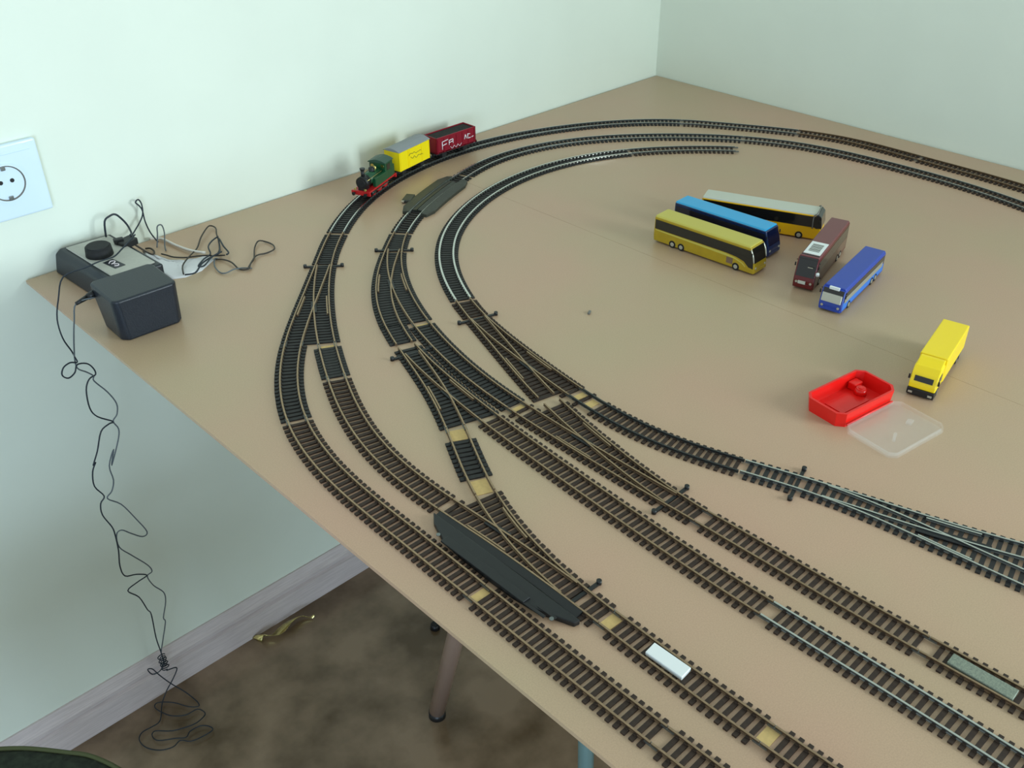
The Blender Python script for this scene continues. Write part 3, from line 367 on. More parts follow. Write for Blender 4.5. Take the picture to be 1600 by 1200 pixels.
def turnout(legs, length, name, label, single=False, style='brown', sl='sleeper', pitch=7.1, wid=3.6, tie=26, ends=(None, None), g0=3, frog_len=26):
    """legs: (route, s at the common end, direction, leg length) twice"""
    def L_(lg, t):
        p, tg = RT[lg[0]].at(lg[1] + lg[2]*t); return p, tg*lg[2]
    base = L_(legs[0], 0)[0]
    root = empty(name, (base.x, base.y, 0), 0, label, 'model points')
    a, b = legs
    e = min(a[3], b[3]); pa, ta = L_(a, e); pb, _ = L_(b, e)
    if nrm(ta).dot(pa - pb) < 0: a, b = b, a            # a is the left leg
    def line(lg, off, t0, t1):
        n = max(2, int((t1 - t0)/7)); out_ = []
        for i in range(n + 1):
            p, t = L_(lg, t0 + (t1 - t0)*i/n); out_.append(p + nrm(t)*off - base)
        return out_
    mats = rail_mats(style)
    rail_mesh(MB(), line(a, GO, .4, a[3]-.4)).build('stock_rail', mats, root)
    rail_mesh(MB(), line(b, -GO, .4, b[3]-.4)).build('stock_rail', mats, root)
    def sep(t):
        return (L_(a, t)[0] - L_(b, t)[0]).length
    t = tie
    while sep(t) < 1.3 and t < e - 20: t += 2
    tb = max(tie, t - 4)
    while sep(t) < 2*GO and t < e: t += 2
    tf = t                                             # frog
    rail_mesh(MB(), line(a, -GO, tb, a[3]-.4), SH, RH-.02).build('switch_rail', mats, root)
    rail_mesh(MB(), line(b, GO, tb, b[3]-.4), SH, RH-.04).build('switch_rail', mats, root)
    for lg, off in ((a, GO - 2.6), (b, -GO + 2.6)):
        if tf + 22 < lg[3]: rail_mesh(MB(), line(lg, off, tf - 24, tf + 20), SH, RH-.3).build('check_rail', mats, root)
    if tf < e - 4:
        pa, ta = L_(a, tf); q = pa - nrm(ta)*GO - base
        MB().box((q.x, q.y, SH + .9), (frog_len, 6.5 if frog_len < 40 else 10, 1.8), math.atan2(ta.y, ta.x), bev=.4, seg=1).build('frog', M['black'], root)
    # tie bar with an eye at both ends
    pa, ta = L_(a, tie); pb, tb_ = L_(b, tie); c = (pa + pb)/2 - base; n = nrm(ta); ang = math.atan2(ta.y, ta.x)
    mb = MB().box((c.x, c.y, 1.3), (3.2, 47, 1.6), ang)
    for s_ in (23, -23): mb.cyl((c.x + n.x*s_, c.y + n.y*s_, .3), (c.x + n.x*s_, c.y + n.y*s_, 4.2), 2.2, n=12)
    mb.build('tie_bar', M['black'], root)
    mb = MB(); k = int((max(a[3], b[3]) - 2*g0)/pitch)
    for i in range(k):
        t = g0 + (max(a[3], b[3]) - 2*g0)*(i + .5)/k
        if abs(t - tie) < 3: continue
        ina, inb = t < a[3] - 2, t < b[3] - 2
        if ina and inb: A_, B_ = L_(a, t), L_(b, t)
        elif ina: A_ = B_ = L_(a, t)
        else: A_ = B_ = L_(b, t)
        c = (A_[0] + B_[0])/2 - base; tg = (A_[1] + B_[1]).normalized(); ang = math.atan2(tg.y, tg.x)
        ln = 30 + (A_[0] - B_[0]).length; h = (A_[0] - B_[0]).length/2
        if single:
            key = (round(ln), wid, sl)
            if key not in SLP: SLP[key] = sleeper_mb(MB(), round(ln), wid, offs=(GO + h, -GO - h)).mesh('sleeper', M[sl])
            o = D.objects.new('sleeper', SLP[key]); COL.objects.link(o); o.parent = root
            o.location = (c.x*.001, c.y*.001, 0); o.rotation_euler = (0, 0, ang)
        else: sleeper_mb(mb, ln, wid, (c.x, c.y), ang, (GO + h, -GO - h))
    if not single: tag(mb.build('sleeper_row', M[sl], root), kind='stuff')
    else: mb.bm.free()
    return root
# outermost loop (route A)
track('A', 0, 284, 'straight_track', 'outermost track beside the right wall, running out of the right edge of the picture', False, 'brown')
track('A', 284, 485, 'curved_track', 'outermost curve by the right wall, its far end two joints right of the wall corner', False, 'brown')
track('A', 485, 677, 'curved_track', 'outermost curve just below the wall corner, right half of the far bend', False, 'steel')
track('A', 677, 1434, 'curved_track', 'outermost far curve against the back wall, carrying the small train', False, 'steel', 'sleeper_black', wid=4.0, pitch=6.6)
turnout([('A', 1434, 1, 287), ('B', 56, 1, 291)], 0, 'track_points', 'dark points left of centre on the outermost line, just in front of the locomotive', False, 'brown', 'sleeper_black', 6.2, 4.0, tie=97)
track('A', 1721, 1869, 'curved_track', 'short dark piece of outermost curve nearest the black adaptor box', False, 'brown', 'sleeper_black', pitch=6.6, wid=4.2, g0=2)
track('A', 1869, 2164, 'curved_track', 'outermost curve along the left table edge, bending past the hanging cable', True, 'brown')
track('A', 2164, 2346, 'straight_track', 'outermost straight track along the table edge, beside the black point motor', True, 'brown', g0=6, patches=((2167, 8),))
track('A', 2346, 2500, 'straight_track', 'nearest outermost straight track running out of the bottom edge of the picture', True, 'brown', g0=5)
# second line (route B) and its continuation
track('B', 347+2, 417, 'straight_track', 'very short black track piece between two bare gaps on the second line from the left', True, 'brown', 'sleeper_black', pitch=5.7, wid=4.5, g0=4, g1=2.5, patches=((350, 5),))
track('B', 417, 658, 'curved_track', 'second curve in from the left table edge, running down to the black point motor', True, 'brown', g0=2.5)
turnout([('B', 842, -1, 184), ('C', 2033, -1, 175)], 0, 'track_points', 'points with the long black point motor attached, near the table edge', True, 'brown', 'sleeper', 7.0, 4.0, tie=30)
track('B', 842, 985, 'straight_track', 'straight track holding the plain white plate between its rails', True, 'brown', g0=8, g1=5, patches=((845.5, 10),))
track('B', 985, 1141, 'straight_track', 'second straight track from the table edge at the bottom, below the white plate', True, 'brown', g0=7, patches=((985, 10),))
# middle loop (route C)
track('C', 0, 565, 'curved_track', 'middle far curve on the right, running out of the right edge below the outermost one', False, 'steel')
track('C', 565, 1073, 'curved_track', 'middle far curve with shiny rails, ending at the dark ramp piece', False, 'steel', 'sleeper_black')
track('C', 1073, 1293, 'uncoupler_track', 'middle-loop track piece with broad dark green-black ramps beside its rails', False, 'steel', 'sleeper_black')
turnout([('C', 1293, 1, 293), ('F', 124, 1, 248)], 0, 'track_points', 'dark points on the middle loop, just below the dark ramp piece', False, 'brown', 'sleeper_black', 6.0, 4.5, tie=52)
turnout([('C', 1592, 1, 163), ('E', 262, 1, 161)], 0, 'track_points', 'points at the centre-left, feeding the two bare-gapped pieces and the third straight', False, 'brown', 'sleeper_black', 6.4, 4.2, tie=16)
track('C', 1755.5, 1857.5, 'straight_track', 'short track with black sleepers only at its middle and yellow patches at both ends', True, 'brown', 'sleeper_black', pitch=7.0, wid=4.6, g0=19, g1=23, patches=((1765, 17), (1846, 20)))
# third line (route E)
track('E', 423, 758, 'curved_track', 'third line from the left, long brown track from the centre points towards the lower right', True, 'brown', g0=5)
track('E', 758, 1069, 'straight_track', 'third straight line with bluish worn rails at the lower right, out of the right corner', True, 'steel', g0=7)
# fourth line (route F)
track('F', 373, 570, 'curved_track', 'dark curved track between the two sets of points, alongside the pale bare spots', True, 'brown', 'sleeper_black', pitch=6.2, wid=4.2, g0=4, g1=2, patches=((376, 5),))
track('F', 570.5, 582.5, 'track_filler', 'tiny filler length with one sleeper and a yellow patch, above the picture-centre points', True, 'brown', pitch=5, g0=6.5, g1=.5, patches=((573.5, 6),))
turnout([('F', 800, -1, 217), ('H', 1230, -1, 212)], 0, 'track_points', 'long slender points near the picture centre where the inner loop joins the fourth line', True, 'brown', 'sleeper', 6.9, 4.0, tie=33)
track('F', 800, 998, 'straight_track', 'fourth straight line below the red box, ending short of the speckled plate', True, 'brown', g0=5)
track('F', 998, 1200, 'straight_track', 'straight track holding the speckled grey plate at the right edge', True, 'brown', g0=7)
# inner loop (route H), branch (M, Q)
track('H', 0, 168, 'flexible_track', 'open end of the innermost curve at the far middle of the table', False, 'steel')
track('H', 168, 784, 'curved_track', 'innermost curve with bright silver rails, bending round the free middle of the table', False, 'bright', 'sleeper_black', pitch=6.4, wid=4.4)
turnout([('H', 784, 1, 223), ('M', 190, 1, 233)], 0, 'track_points', 'points at the lower end of the bright silver innermost curve', False, 'brown', 'sleeper', 6.4, 4.3, tie=47)
track('M', 423, 612, 'curved_track', 'black-railed curved track leading from the innermost points towards the right', True, 'dark', 'sleeper', g0=9, skip=((438, 450),), pitch=7.2, patches=((428, 8), (445, 9)))
turnout([('M', 612, 1, 350), ('Q', 521, 1, 350)], 0, 'track_points', 'long grey points running out of the right edge of the picture', True, 'steel', 'sleeper_black', 7.4, 3.9, tie=50, frog_len=58)

# accessories fixed to the tracks
def slab(name, pts, z0, z1, m_, label, cat, bev=.6):
    cx = sum(p[0] for p in pts)/len(pts); cy = sum(p[1] for p in pts)/len(pts)
    root = empty(name, (cx, cy, z0), 0, label, cat)
    MB().poly([(x-cx, y-cy) for x, y in pts], 0, z1-z0, bev, 2).build('housing', m_, root)
    return root, cx, cy
pm, cx, cy = slab('point_motor', [(-1145.5, -691), (-1153.8, -701), (-1162, -722.1), (-1164.5, -748.6), (-1165.2, -784.3), (-1165, -806.2), (-1162.3, -831), (-1152, -860.3), (-1146.6, -861.6), (-1145.8, -800), (-1145.3, -740)], 0, 5.2, M['black'], 'long flat black point motor lying between the two tracks nearest the table edge', 'point motor', 1.0)
MB().box((-6.5, 5, 6.0), (8, 96, 1.8), 0, bev=.5).build('lid', M['black'], pm)
MB().box((-9, -42, 5.2), (2.6, 44, .9), .03).build('slot', M['dark'], pm)
MB().box((-3.5, -62, 5.2), (2.4, 18, .8), .03).build('slot', M['dark'], pm)
for y in (52, -78): MB().cyl((-6, y+9, 5.0), (-6, y+9, 5.8), 1.8, n=12).build('screw', M['rail_steel'], pm)
cx_pm, cy_pm = cx, cy
rp = empty('ramp_cover', (-700, -165, 0), 0, 'dark green-black plastic rerailing ramp covering a stretch of middle loop', 'rerailing ramp')
R_ = RT['C']
def strip(o0, o1, s0, s1, z0, z1, name, m_, taper=0, R_=R_, rp=rp, org=(-700, -165, 0)):
    mb = MB(); n = 8; vs = []
    for i in range(n + 1):
        p, t = R_.at(s0 + (s1 - s0)*i/n); nn = nrm(t); q = p - Vector(org)
        e = taper if i in (0, n) else 0
        a, b = q + nn*o0, q + nn*(o1 - e if o1 > o0 else o1 + e)
        vs.append([mb.bm.verts.new((a.x, a.y, z0)), mb.bm.verts.new((b.x, b.y, z0)), mb.bm.verts.new((b.x, b.y, z1 - 1.5)), mb.bm.verts.new((a.x, a.y, z1))])
    fs = [mb.bm.faces.new(vs[0]), mb.bm.faces.new(vs[-1][::-1])]
    for a, b in zip(vs, vs[1:]):
        for k in range(4): fs.append(mb.bm.faces.new((a[k], b[k], b[(k+1) % 4], a[(k+1) % 4])))
    bmesh.ops.recalc_face_normals(mb.bm, faces=fs)
    return mb.build(name, m_, rp)
strip(9.6, 24, 1095, 1232, 0, 5.6, 'side_ramp', M['ramp'], 6)
strip(-9.6, -24, 1093, 1230, 0, 5.6, 'side_ramp', M['ramp'], 6)
strip(.6, 8, 1108, 1220, SH, 5.0, 'centre_ramp', M['ramp'])
strip(-.6, -8, 1108, 1220, SH, 5.0, 'centre_ramp', M['ramp'])
strip(-9.8, -16.5, 662, 826, SH + .1, 4.0, 'flange', M['black'], 0, RT['B'], pm, (cx_pm, cy_pm, 0))
MB().box((-29, 23, 2.5), (24, 13, 5), .6, bev=.8).build('connector_block', M['ramp'], rp)
MB().box((-41, 20, 3), (5, 4, 3), .6, bev=.4).build('metal_clip', M['rail_bright'], rp)
tag(top(MB().poly([(-1124.2, -914), (-1124.0, -946.9), (-1135.6, -947.6), (-1135.8, -915)], SH, 5.3, .3, 1).build('white_plate', M['white'])), 'plain white rectangular plate lying between the rails of the second straight', 'plate')
tag(top(MB().poly([(-979.2, -1069.7), (-978.8, -1116), (-989.9, -1116.4), (-990.1, -1070)], SH, 5.2, .3, 1).build('speckled_plate', M['speckle'])), 'speckled grey-green rectangular plate between the rails at the right edge', 'plate')
tag(top(MB().box((-790, -546, 1.2), (7, 3, 2.4), .5, bev=.6).build('crumb', M['grey'])), 'tiny grey crumb on the bare board right of the innermost points', 'crumb')
# ------------------------------------------------------------------ model coaches and the truck
def face(mb_pts, vec, name, m_, parent, bev=0):
    return MB().prism(mb_pts, vec, bev, 1).build(name, m_, parent)
def wheels(root, xs, w_, rad, hub=True, m_=None):
    for x in xs:
        for s_ in (1, -1):
            o = MB().cyl((x, s_*(w_/2 - 3), rad), (x, s_*(w_/2 + .35), rad), rad, n=20, bev=.3).build('wheel', M['tyre'], root)
            if hub: MB().cyl((x, s_*(w_/2 + .2), rad), (x, s_*(w_/2 + .7), rad), rad*.55, n=14, bev=.15).build('hub', m_ or M['hub'], o)
def coach(name, label, c, ang, L, W_, H, body, roof, band, slope=7, z_band=(.52, .86), sweep=False, xs=None, cat='model bus', lower=None, glassmat='glass', lights=True):
    root = empty(name, (c[0], c[1], 0), ang, label, cat)
    x0, x1 = -L/2, L/2; gz = 2.2; rt = H - 2.2
    prof = [(x0 + .8, gz), (x0, H*.25), (x0 + .6, rt), (x0 + 1.5, rt + .4), (x1 - slope - 1.5, rt + .4), (x1 - slope, rt), (x1 - slope*.25, H*.48), (x1, H*.3), (x1 - .6, gz)]
    o = MB().prism([(x, -W_/2, z) for x, z in prof], (0, W_, 0), 1.0, 2).build('body', body, root)
    pr = [(x0 + .9, -W_/2 + .2, rt - .6), (x0 + 1.0, -W_/2 + 1.4, H), (x0 + 1.0, W_/2 - 1.4, H), (x0 + .9, W_/2 - .2, rt - .6)]
    MB().prism(pr, (L - slope - 2.4, 0, 0), .8, 2).build('roof', roof, root)
    b0, b1 = H*z_band[0], H*z_band[1]
    for s_ in (1, -1):
        y = s_*(W_/2 - .1)
        if sweep: pts = [(x0 + 2, b0), (x0 + 2, b1), (x1 - slope - .5, b1), (x1 - 2.2, H*.52), (x1 - 1.6, H*.24), (x1 - 8, H*.26), (x1 - 15, H*.42), (x1 - 26, b0 - 1), (x1 - 40, b0)]
        else: pts = [(x0 + 2.5, b0), (x0 + 2.5, b1), (x1 - slope - 1, b1), (x1 - slope*.4 - 2, b0)]
        face([(x, y, z) for x, z in pts], (0, s_*.35, 0), 'side_window', M[glassmat], root)
        if lower:
            face([(x0 + 2.5, y, H*.16), (x0 + 2.5, y, b0 - 1), (x1 - 3, y, b0 - 1), (x1 - 2, y, H*.16)], (0, s_*.25, 0), 'side_panel', lower, root)
    # windscreen lies on the sloped front
    a = Vector((x1 - slope, 0, rt)); b = Vector((x1 - slope*.25, 0, H*.48)); d = (b - a); n = Vector((-d.z, 0, d.x)).normalized()
    if n.x < 0: n = -n
    p0 = a + d*.05 - n*.15; p1 = b + d*.12 - n*.15; hw = W_/2 - 1.6
    face([(p0.x, -hw, p0.z), (p0.x, hw, p0.z), (p1.x, hw, p1.z), (p1.x, -hw, p1.z)], n*.5, 'windscreen', M[glassmat], root, .1)
    face([(x0 + .3, -hw, b0), (x0 + .3, hw, b0), (x0 + .75, hw, b1), (x0 + .75, -hw, b1)], (-.5, 0, 0), 'rear_window', M[glassmat], root)
    MB().box((x1 - .3, 0, H*.14), (1.6, W_ - 2, H*.12), bev=.5).build('bumper', body, root)
    if lights:
        for s_ in (1, -1): MB().cyl((x1 - .8, s_*(W_/2 - 4), H*.25), (x1 + .35, s_*(W_/2 - 4), H*.25), 1.5, n=12).build('headlight', M['silver'], root)
    for s_ in (1, -1):
        MB().box((x1 - slope*.6, s_*(W_/2 + 1.4), H*.74), (1.2, 1.6, 4.5), bev=.3).box((x1 - slope - .6, s_*(W_/2 + .4), H*.84), (1, 2.6, .8)).build('mirror', M['black'], root)
    wheels(root, xs or (x0 + L*.2, x0 + L*.29, x1 - L*.17), W_, 5.0)
    return root
def pose(rear, front):
    dx, dy = front[0]-rear[0], front[1]-rear[1]
    return ((rear[0]+front[0])/2, (rear[1]+front[1])/2), math.atan2(dy, dx), math.hypot(dx, dy)
c, a, L = pose((-574, -474), (-566, -624))
g = coach('toy_coach', 'olive gold toy coach, nearest of the three parked side by side', c, a, L, 29, 37, M['gold'], M['goldroof'], None, sweep=True)
for s_ in (1, -1):
    MB().box((L/2 - 35, s_*14.4, 10.5), (9, .7, 8), bev=.1).build('luggage_door', M['greymaroon'], g)
    MB().tube([(L/2 - 7.2, s_*14.2, 33), (L/2 - 3.2, s_*14.4, 25), (L/2 - 1.6, s_*14.0, 17)], .9, 6).build('window_pillar', M['silver'], g)
    MB().prism([(-L/2 + 2.5, s_*14.4, 17.0), (-L/2 + 2.5, s_*14.4, 18.4), (L/2 - 42, s_*14.4, 18.2), (L/2 - 28, s_*14.4, 16.6), (L/2 - 16, s_*14.4, 13), (L/2 - 12, s_*14.4, 9), (L/2 - 13, s_*14.4, 8.6), (L/2 - 18, s_*14.4, 12), (L/2 - 29, s_*14.4, 15)], (0, s_*.3, 0)).build('trim_stripe', M['goldroof'], g)
c, a, L = pose((-520, -464), (-513, -609))
b2 = coach('toy_coach', 'toy coach with bright sky-blue roof and navy sides, middle of the three', c, a, L, 29, 37, M['navy'], M['cyan'], None, glassmat='navyglass', z_band=(.42, .84))
MB().box((-L/2 + .2, 0, 15), (1.2, 25, 15), bev=.4).build('rear_panel', M['silver'], b2)
c, a, L = pose((-483, -475), (-424, -623))
b3 = coach('toy_coach', 'amber yellow toy coach with pale grey roof and black window band, rearmost', c, a, L, 29, 37, M['amber'], M['cream'], None, z_band=(.5, .9), slope=5)
MB().prism([(L/2 - 11, -15.0, 33), (L/2 - 6, -15.0, 37.2), (L/2 - 1.8, -15, 33), (L/2 + .3, -15, 18), (L/2 - 8, -15, 17)], (0, 30, 0), .8, 2).build('cab_glazing', M['glass'], b3)
MB().tube([(L/2 - 11.3, -15.2, 17), (L/2 - 11.6, -15.2, 33), (L/2 - 8, -14.6, 37.6), (L/2 - 7.2, 0, 38.1), (L/2 - 8, 14.6, 37.6), (L/2 - 11.6, 15.2, 33), (L/2 - 11.3, 15.2, 17)], .8, 6).build('window_frame', M['grey'], b3)
c, a, L = pose((-437, -652), (-569, -686))
b4 = coach('toy_coach', 'maroon toy coach with a white barcode sticker on its roof', c, a, L, 25, 40, M['maroon_dark'], M['maroon'], None, slope=9, z_band=(.5, .86), lower=M['greymaroon'])
st = MB().box((L/2 - 35, 0, 40.2), (36, 20, .5), bev=.1).build('barcode_sticker', M['white'], b4)
for i in range(9): MB().box((L/2 - 45 + i*2.5, 0, 40.55), (1.2 if i % 3 else 1.8, 13, .2)).build('printed_bar', M['barcode'], st)
MB().prism([(L/2 - 15, -10.5, 40.1), (L/2 - 9, -11, 36.5), (L/2 - 9, 11, 36.5), (L/2 - 15, 10.5, 40.1)], (.9, 0, .7), .1, 1).build('front_glass_cap', M['glass'], b4)
MB().box((L/2 + .2, -2, 10), (.7, 9, 4), bev=.1).build('number_plate', M['cream'], b4)
MB().box((L/2 - 1.6, 5, 30), (.8, 6, .8), rz=0).build('wiper', M['silver'], b4)
MB().cyl((L/2 - 4, 14, 24), (L/2 - 1, 15, 22), 2.2, n=10, bev=.4).build('mirror_cap', M['white'], b4)
c, a, L = pose((-463, -717), (-594, -737))
b5 = coach('toy_coach', 'royal blue toy coach, lower and shorter, parked beside the maroon one', c, a, L, 27, 30, M['blue'], M['blue'], None, slope=6, z_band=(.5, .84), lower=M['blue_stripe'], glassmat='glass')
MB().box((L/2 - 1.6, 0, 17.5), (2.4, 23, 10), rot=Matrix.Translation((0, 0, 0)) @ Matrix.Rotation(-.28, 4, 'Y'), bev=.3).build('windscreen_reflection', M['silver'], b5)  # silver panel puts the windscreen's reflection into its colour
MB().box((L/2 - 6.5, 0, 28), (3, 12, 3.4), bev=.4).build('destination_box', M['white'], b5)
for s_ in (1, -1): MB().box((0, s_*13.6, 15.4), (L - 14, .6, 6.5), bev=.1).build('silver_stripe', M['silver'], b5)

# yellow truck
c, a, L = pose((-576, -872), (-685, -893))
tr = empty('toy_truck', (c[0], c[1], 0), a, 'bright yellow toy box truck beside the red plastic case', 'model truck')
MB().box((-13, 0, 22), (82, 27, 27), bev=1).build('cargo_box', M['yellow'], tr)
MB().box((-13, 0, 6.5), (80, 12, 4)).build('chassis', M['black_matt'], tr)
cab = MB().prism([(29, -13, 8.5), (29, -13, 27), (31, -13, 31), (44, -13, 30.5), (49, -13, 24), (53, -13, 14), (53.6, -13, 8.5)], (0, 26, 0), 1.2, 2).build('cab', M['yellow'], tr)
MB().prism([(50.2, -9, 21.6), (50.2, 9, 21.6), (52.2, 9, 16.4), (52.2, -9, 16.4)], (.8, 0, .3)).build('windscreen', M['glass'], tr)
for s_ in (1, -1):
    MB().prism([(37, s_*12.9, 16), (37, s_*12.9, 24), (46, s_*12.9, 24), (50, s_*12.9, 16)], (0, s_*.5, 0)).build('side_window', M['glass'], tr)
    MB().box((55.1, s_*9.5, 4.5), (1, 4, 2.2), bev=.2).build('headlight', M['silver'], tr)
    MB().box((51, s_*14.2, 19), (1.2, 1.8, 5), bev=.3).build('mirror', M['black'], tr)
MB().prism([(29, -12, 30), (29, -12, 35), (33, -12, 35), (44, -12, 30)], (0, 24, 0), .8, 2).build('roof_fairing', M['yellow'], tr)
MB().box((50, 0, 5.0), (10, 26.4, 7.4), bev=.8).build('bumper', M['black'], tr)
wheels(tr, (-42, -31, 42), 25, 4.9, m_=M['grey'])

# red hinged case with clear lid
pc = empty('plastic_case', (-745, -851, 0), math.radians(-9), 'open red plastic case with a flat clear lid hinged to it', 'plastic case')
def rrect(x0, x1, y0, y1, ch):
    return [(x0+ch, y0), (x1-ch, y0), (x1, y0+ch), (x1, y1-ch), (x1-ch, y1), (x0+ch, y1), (x0, y1-ch), (x0, y0+ch)]
mb = MB(); oo = rrect(-42, 42, -23, 24, 7); ii = rrect(-39.6, 39.6, -20.6, 21.6, 6)
v = [[mb.bm.verts.new((x*k, y*k, z)) for x, y in P_] for P_, k, z in ((oo, .95, 0), (oo, 1, 16), (ii, 1, 16), (ii, .95, 1.6))]
for ra, rb in zip(v, v[1:]):
    for i in range(8): mb.bm.faces.new((ra[i], ra[(i+1) % 8], rb[(i+1) % 8], rb[i]))
mb.bm.faces.new(v[0][::-1]); mb.bm.faces.new(v[3])
tray = mb.build('tray', M['redplastic'], pc)
MB().cyl((22, 5, 1.6), (22, 5, 9), 6.5, 5.5, n=20, bev=.8).build('raised_boss', M['redplastic'], tray)
MB().cyl((22, 5, 8.8), (22, 5, 9.8), 2.6, n=14, bev=.3).build('boss_centre', M['redplastic'], tray)
MB().box((26, 15, 6), (12, 9, 8), bev=1).build('corner_block', M['redplastic'], tray)
MB().box((-22, -14, 2.4), (9, 4, 1.6), .4, bev=.4).build('latch_recess', M['maroon_dark'], tray)
MB().box((0, 3, 2.1), (40, 22, .8), bev=.3).build('floor_pad', M['redplastic'], tray)
mb = MB(); oo = rrect(-40, 40, -82, -25, 6); ii = rrect(-38.4, 38.4, -80.4, -26.6, 5.4)
v = [[mb.bm.verts.new((x, y, z)) for x, y in P_] for P_, z in ((oo, .2), (oo, 5.2), (ii, 5.2), (ii, 1.2))]
for ra, rb in zip(v, v[1:]):
    for i in range(8): mb.bm.faces.new((ra[i], ra[(i+1) % 8], rb[(i+1) % 8], rb[i]))
mb.bm.faces.new(v[0][::-1]); mb.bm.faces.new(v[3])
lid = mb.build('clear_lid', M['clear'], pc); lid['label'] = 'clear transparent lid lying flat'
MB().tube([(-34, -24, 4), (34, -24, 4)], 1.1, 8, 1).build('hinge', M['redplastic'], pc)
MB().box((-12, -62, 3), (13, 3, 3), .5, bev=.8).build('moulded_catch', M['clear'], lid)
MB().box((20, -55, 3), (8, 6, 3), .3, bev=.8).build('moulded_catch', M['clear'], lid)

# ------------------------------------------------------------------ the train
def veh(name, label, s0, s1, cat):
    p0, _ = RT['A'].at(s0); p1, _ = RT['A'].at(s1); c_ = (p0 + p1)/2
    e = empty(name, (c_.x, c_.y, RH), math.atan2(p1.y - p0.y, p1.x - p0.x), label, cat)
    return e, (p1 - p0).length
def rail_wheels(root, xs, rad=5.2, m_='black_matt'):
    for x in xs:
        for s_ in (1, -1):
            o = MB().cyl((x, s_*6.6, rad), (x, s_*8.6, rad), rad, n=20).cyl((x, s_*6.0, rad), (x, s_*6.6, rad), rad+.7, n=20).build('wheel', M[m_], root)
        MB().cyl((x, -6, rad), (x, 6, rad), 1, n=8).build('axle', M['rail_steel'], root)
def buffers(root, x, sgn, m_='black', z=9.5):
    for s_ in (1, -1):
        MB().cyl((x, s_*9.5, z), (x + sgn*3.6, s_*9.5, z), 1.1, n=10).cyl((x + sgn*3.6, s_*9.5, z), (x + sgn*4.6, s_*9.5, z), 2.6, n=14, bev=.2).build('buffer', M[m_], root)
lo, L = veh('toy_locomotive', 'small green tank locomotive with red running gear at the head of the train', 1244, 1326, 'model locomotive')
h = L/2
MB().box((0, 0, 11.5), (L - 4, 27, 2.4), bev=.4).box((0, 0, 8), (L - 12, 9, 5)).build('frame', M['red'], lo)
MB().box((h - 1.2, 0, 9.8), (2.6, 30, 6), bev=.3).build('buffer_beam', M['red'], lo); MB().box((-h + 1.2, 0, 9.8), (2.6, 28, 6), bev=.3).build('buffer_beam', M['red'], lo)
buffers(lo, h, 1); buffers(lo, -h, -1)
MB().cyl((h - 17, 0, 23), (-8, 0, 23), 8.2, n=28).build('boiler', M['green'], lo)
sb = MB().cyl((h - 4, 0, 23), (h - 17, 0, 23), 9, n=28, bev=.5).box((h - 10, 0, 14.5), (13, 11, 6)).build('smokebox', M['black'], lo)
MB().cyl((h - 4.1, 0, 23), (h - 3, 0, 23), 6.8, 5.6, n=24).cyl((h - 3, 0, 23), (h - 2, 0, 23), 1.2, n=10).build('smokebox_door', M['black_matt'], sb)
MB().cyl((h - 10, 0, 30), (h - 10, 0, 41), 2.8, 2.6, n=18).cyl((h - 10, 0, 41), (h - 10, 0, 43.5), 3.4, 3.9, n=18).build('chimney', M['black'], lo)
MB().cyl((6, 0, 29), (6, 0, 34), 4.4, n=20).dome((6, 0, 34), 4.4, 3.6).build('steam_dome', M['black'], lo)
MB().cyl((-4, 0, 29), (-4, 0, 33), 2.2, n=14).dome((-4, 0, 33), 2.2, 1.6).build('safety_valve', M['brass'], lo)
for s_ in (1, -1): MB().box((2, s_*10.6, 19), (34, 5.4, 13), bev=.8).build('side_tank', M['green'], lo)
cb = MB().box((-22, 0, 25), (22, 26, 26), bev=.5).build('cab', M['green'], lo)
for s_ in (1, -1):
    MB().box((-20, s_*13.1, 30), (9, .6, 9), bev=.1).build('side_window', M['glass'], cb)
    MB().cyl((-11.2, s_*8.2, 32), (-10.6, s_*8.2, 32), 2.6, n=16).build('spectacle', M['brass'], cb)
prf = [(-33.5, y, 38 + 4*math.cos(y/14.5*math.pi/2)) for y in (-14.5, -10, -5, 0, 5, 10, 14.5)] + [(-33.5, 14.5, 37), (-33.5, -14.5, 37)]
MB().prism(prf, (24.5, 0, 0), .3, 1).build('cab_roof', M['greenroof'], lo)
MB().box((-h + 4.6, 0, 20), (6, 24, 15), bev=.5).build('coal_bunker', M['green'], lo)
for s_ in (1, -1):
    MB().cyl((h - 8, s_*11.5, 8), (h - 20, s_*11.5, 8), 3.2, n=16, bev=.3).build('cylinder', M['black'], lo)
    MB().box((-4, s_*10.4, 6), (34, .9, 1.5)).build('coupling_rod', M['rail_steel'], lo)
    MB().cyl((h - 1, s_*8, 15.5), (h + .8, s_*8, 15.5), 1.7, n=12).build('lamp', M['brass'], lo)
    MB().tube([(h - 6, s_*8.5, 27), (6, s_*9.6, 28), (-10, s_*9.6, 28)], .4, 5, 2).build('handrail', M['brass'], lo)
rail_wheels(lo, (17, 0, -17), 6.6, 'red')
w1, L = veh('toy_wagon', 'yellow covered goods wagon with grey roof, behind the locomotive', 1158, 1234, 'model wagon')
h = L/2 - 2
MB().box((0, 0, 25.5), (2*h, 29, 30), bev=.5).build('body', M['yellow2'], w1)
for s_ in (1, -1):
    MB().box((0, s_*14.8, 25), (26, 1, 27), bev=.2).build('sliding_door', M['yellow2'], w1)
    for x in (-h + 2, h - 2, -16, 16): MB().box((x, s_*14.7, 25.5), (1.2, 1, 29.6)).build('rib', M['yellow2'], w1)
    mb = MB(); rnd = random.Random(3)
    for k in range(2):
        pts = [(-18 + i*2.9 + k*4, s_*15.4, 23 + k*6 + i*.15 + rnd.uniform(-1.6, 2.2)) for i in range(11)]
        mb.tube(pts, .45, 4, 3)
    mb.build('printed_script', M['darkprint'], w1)
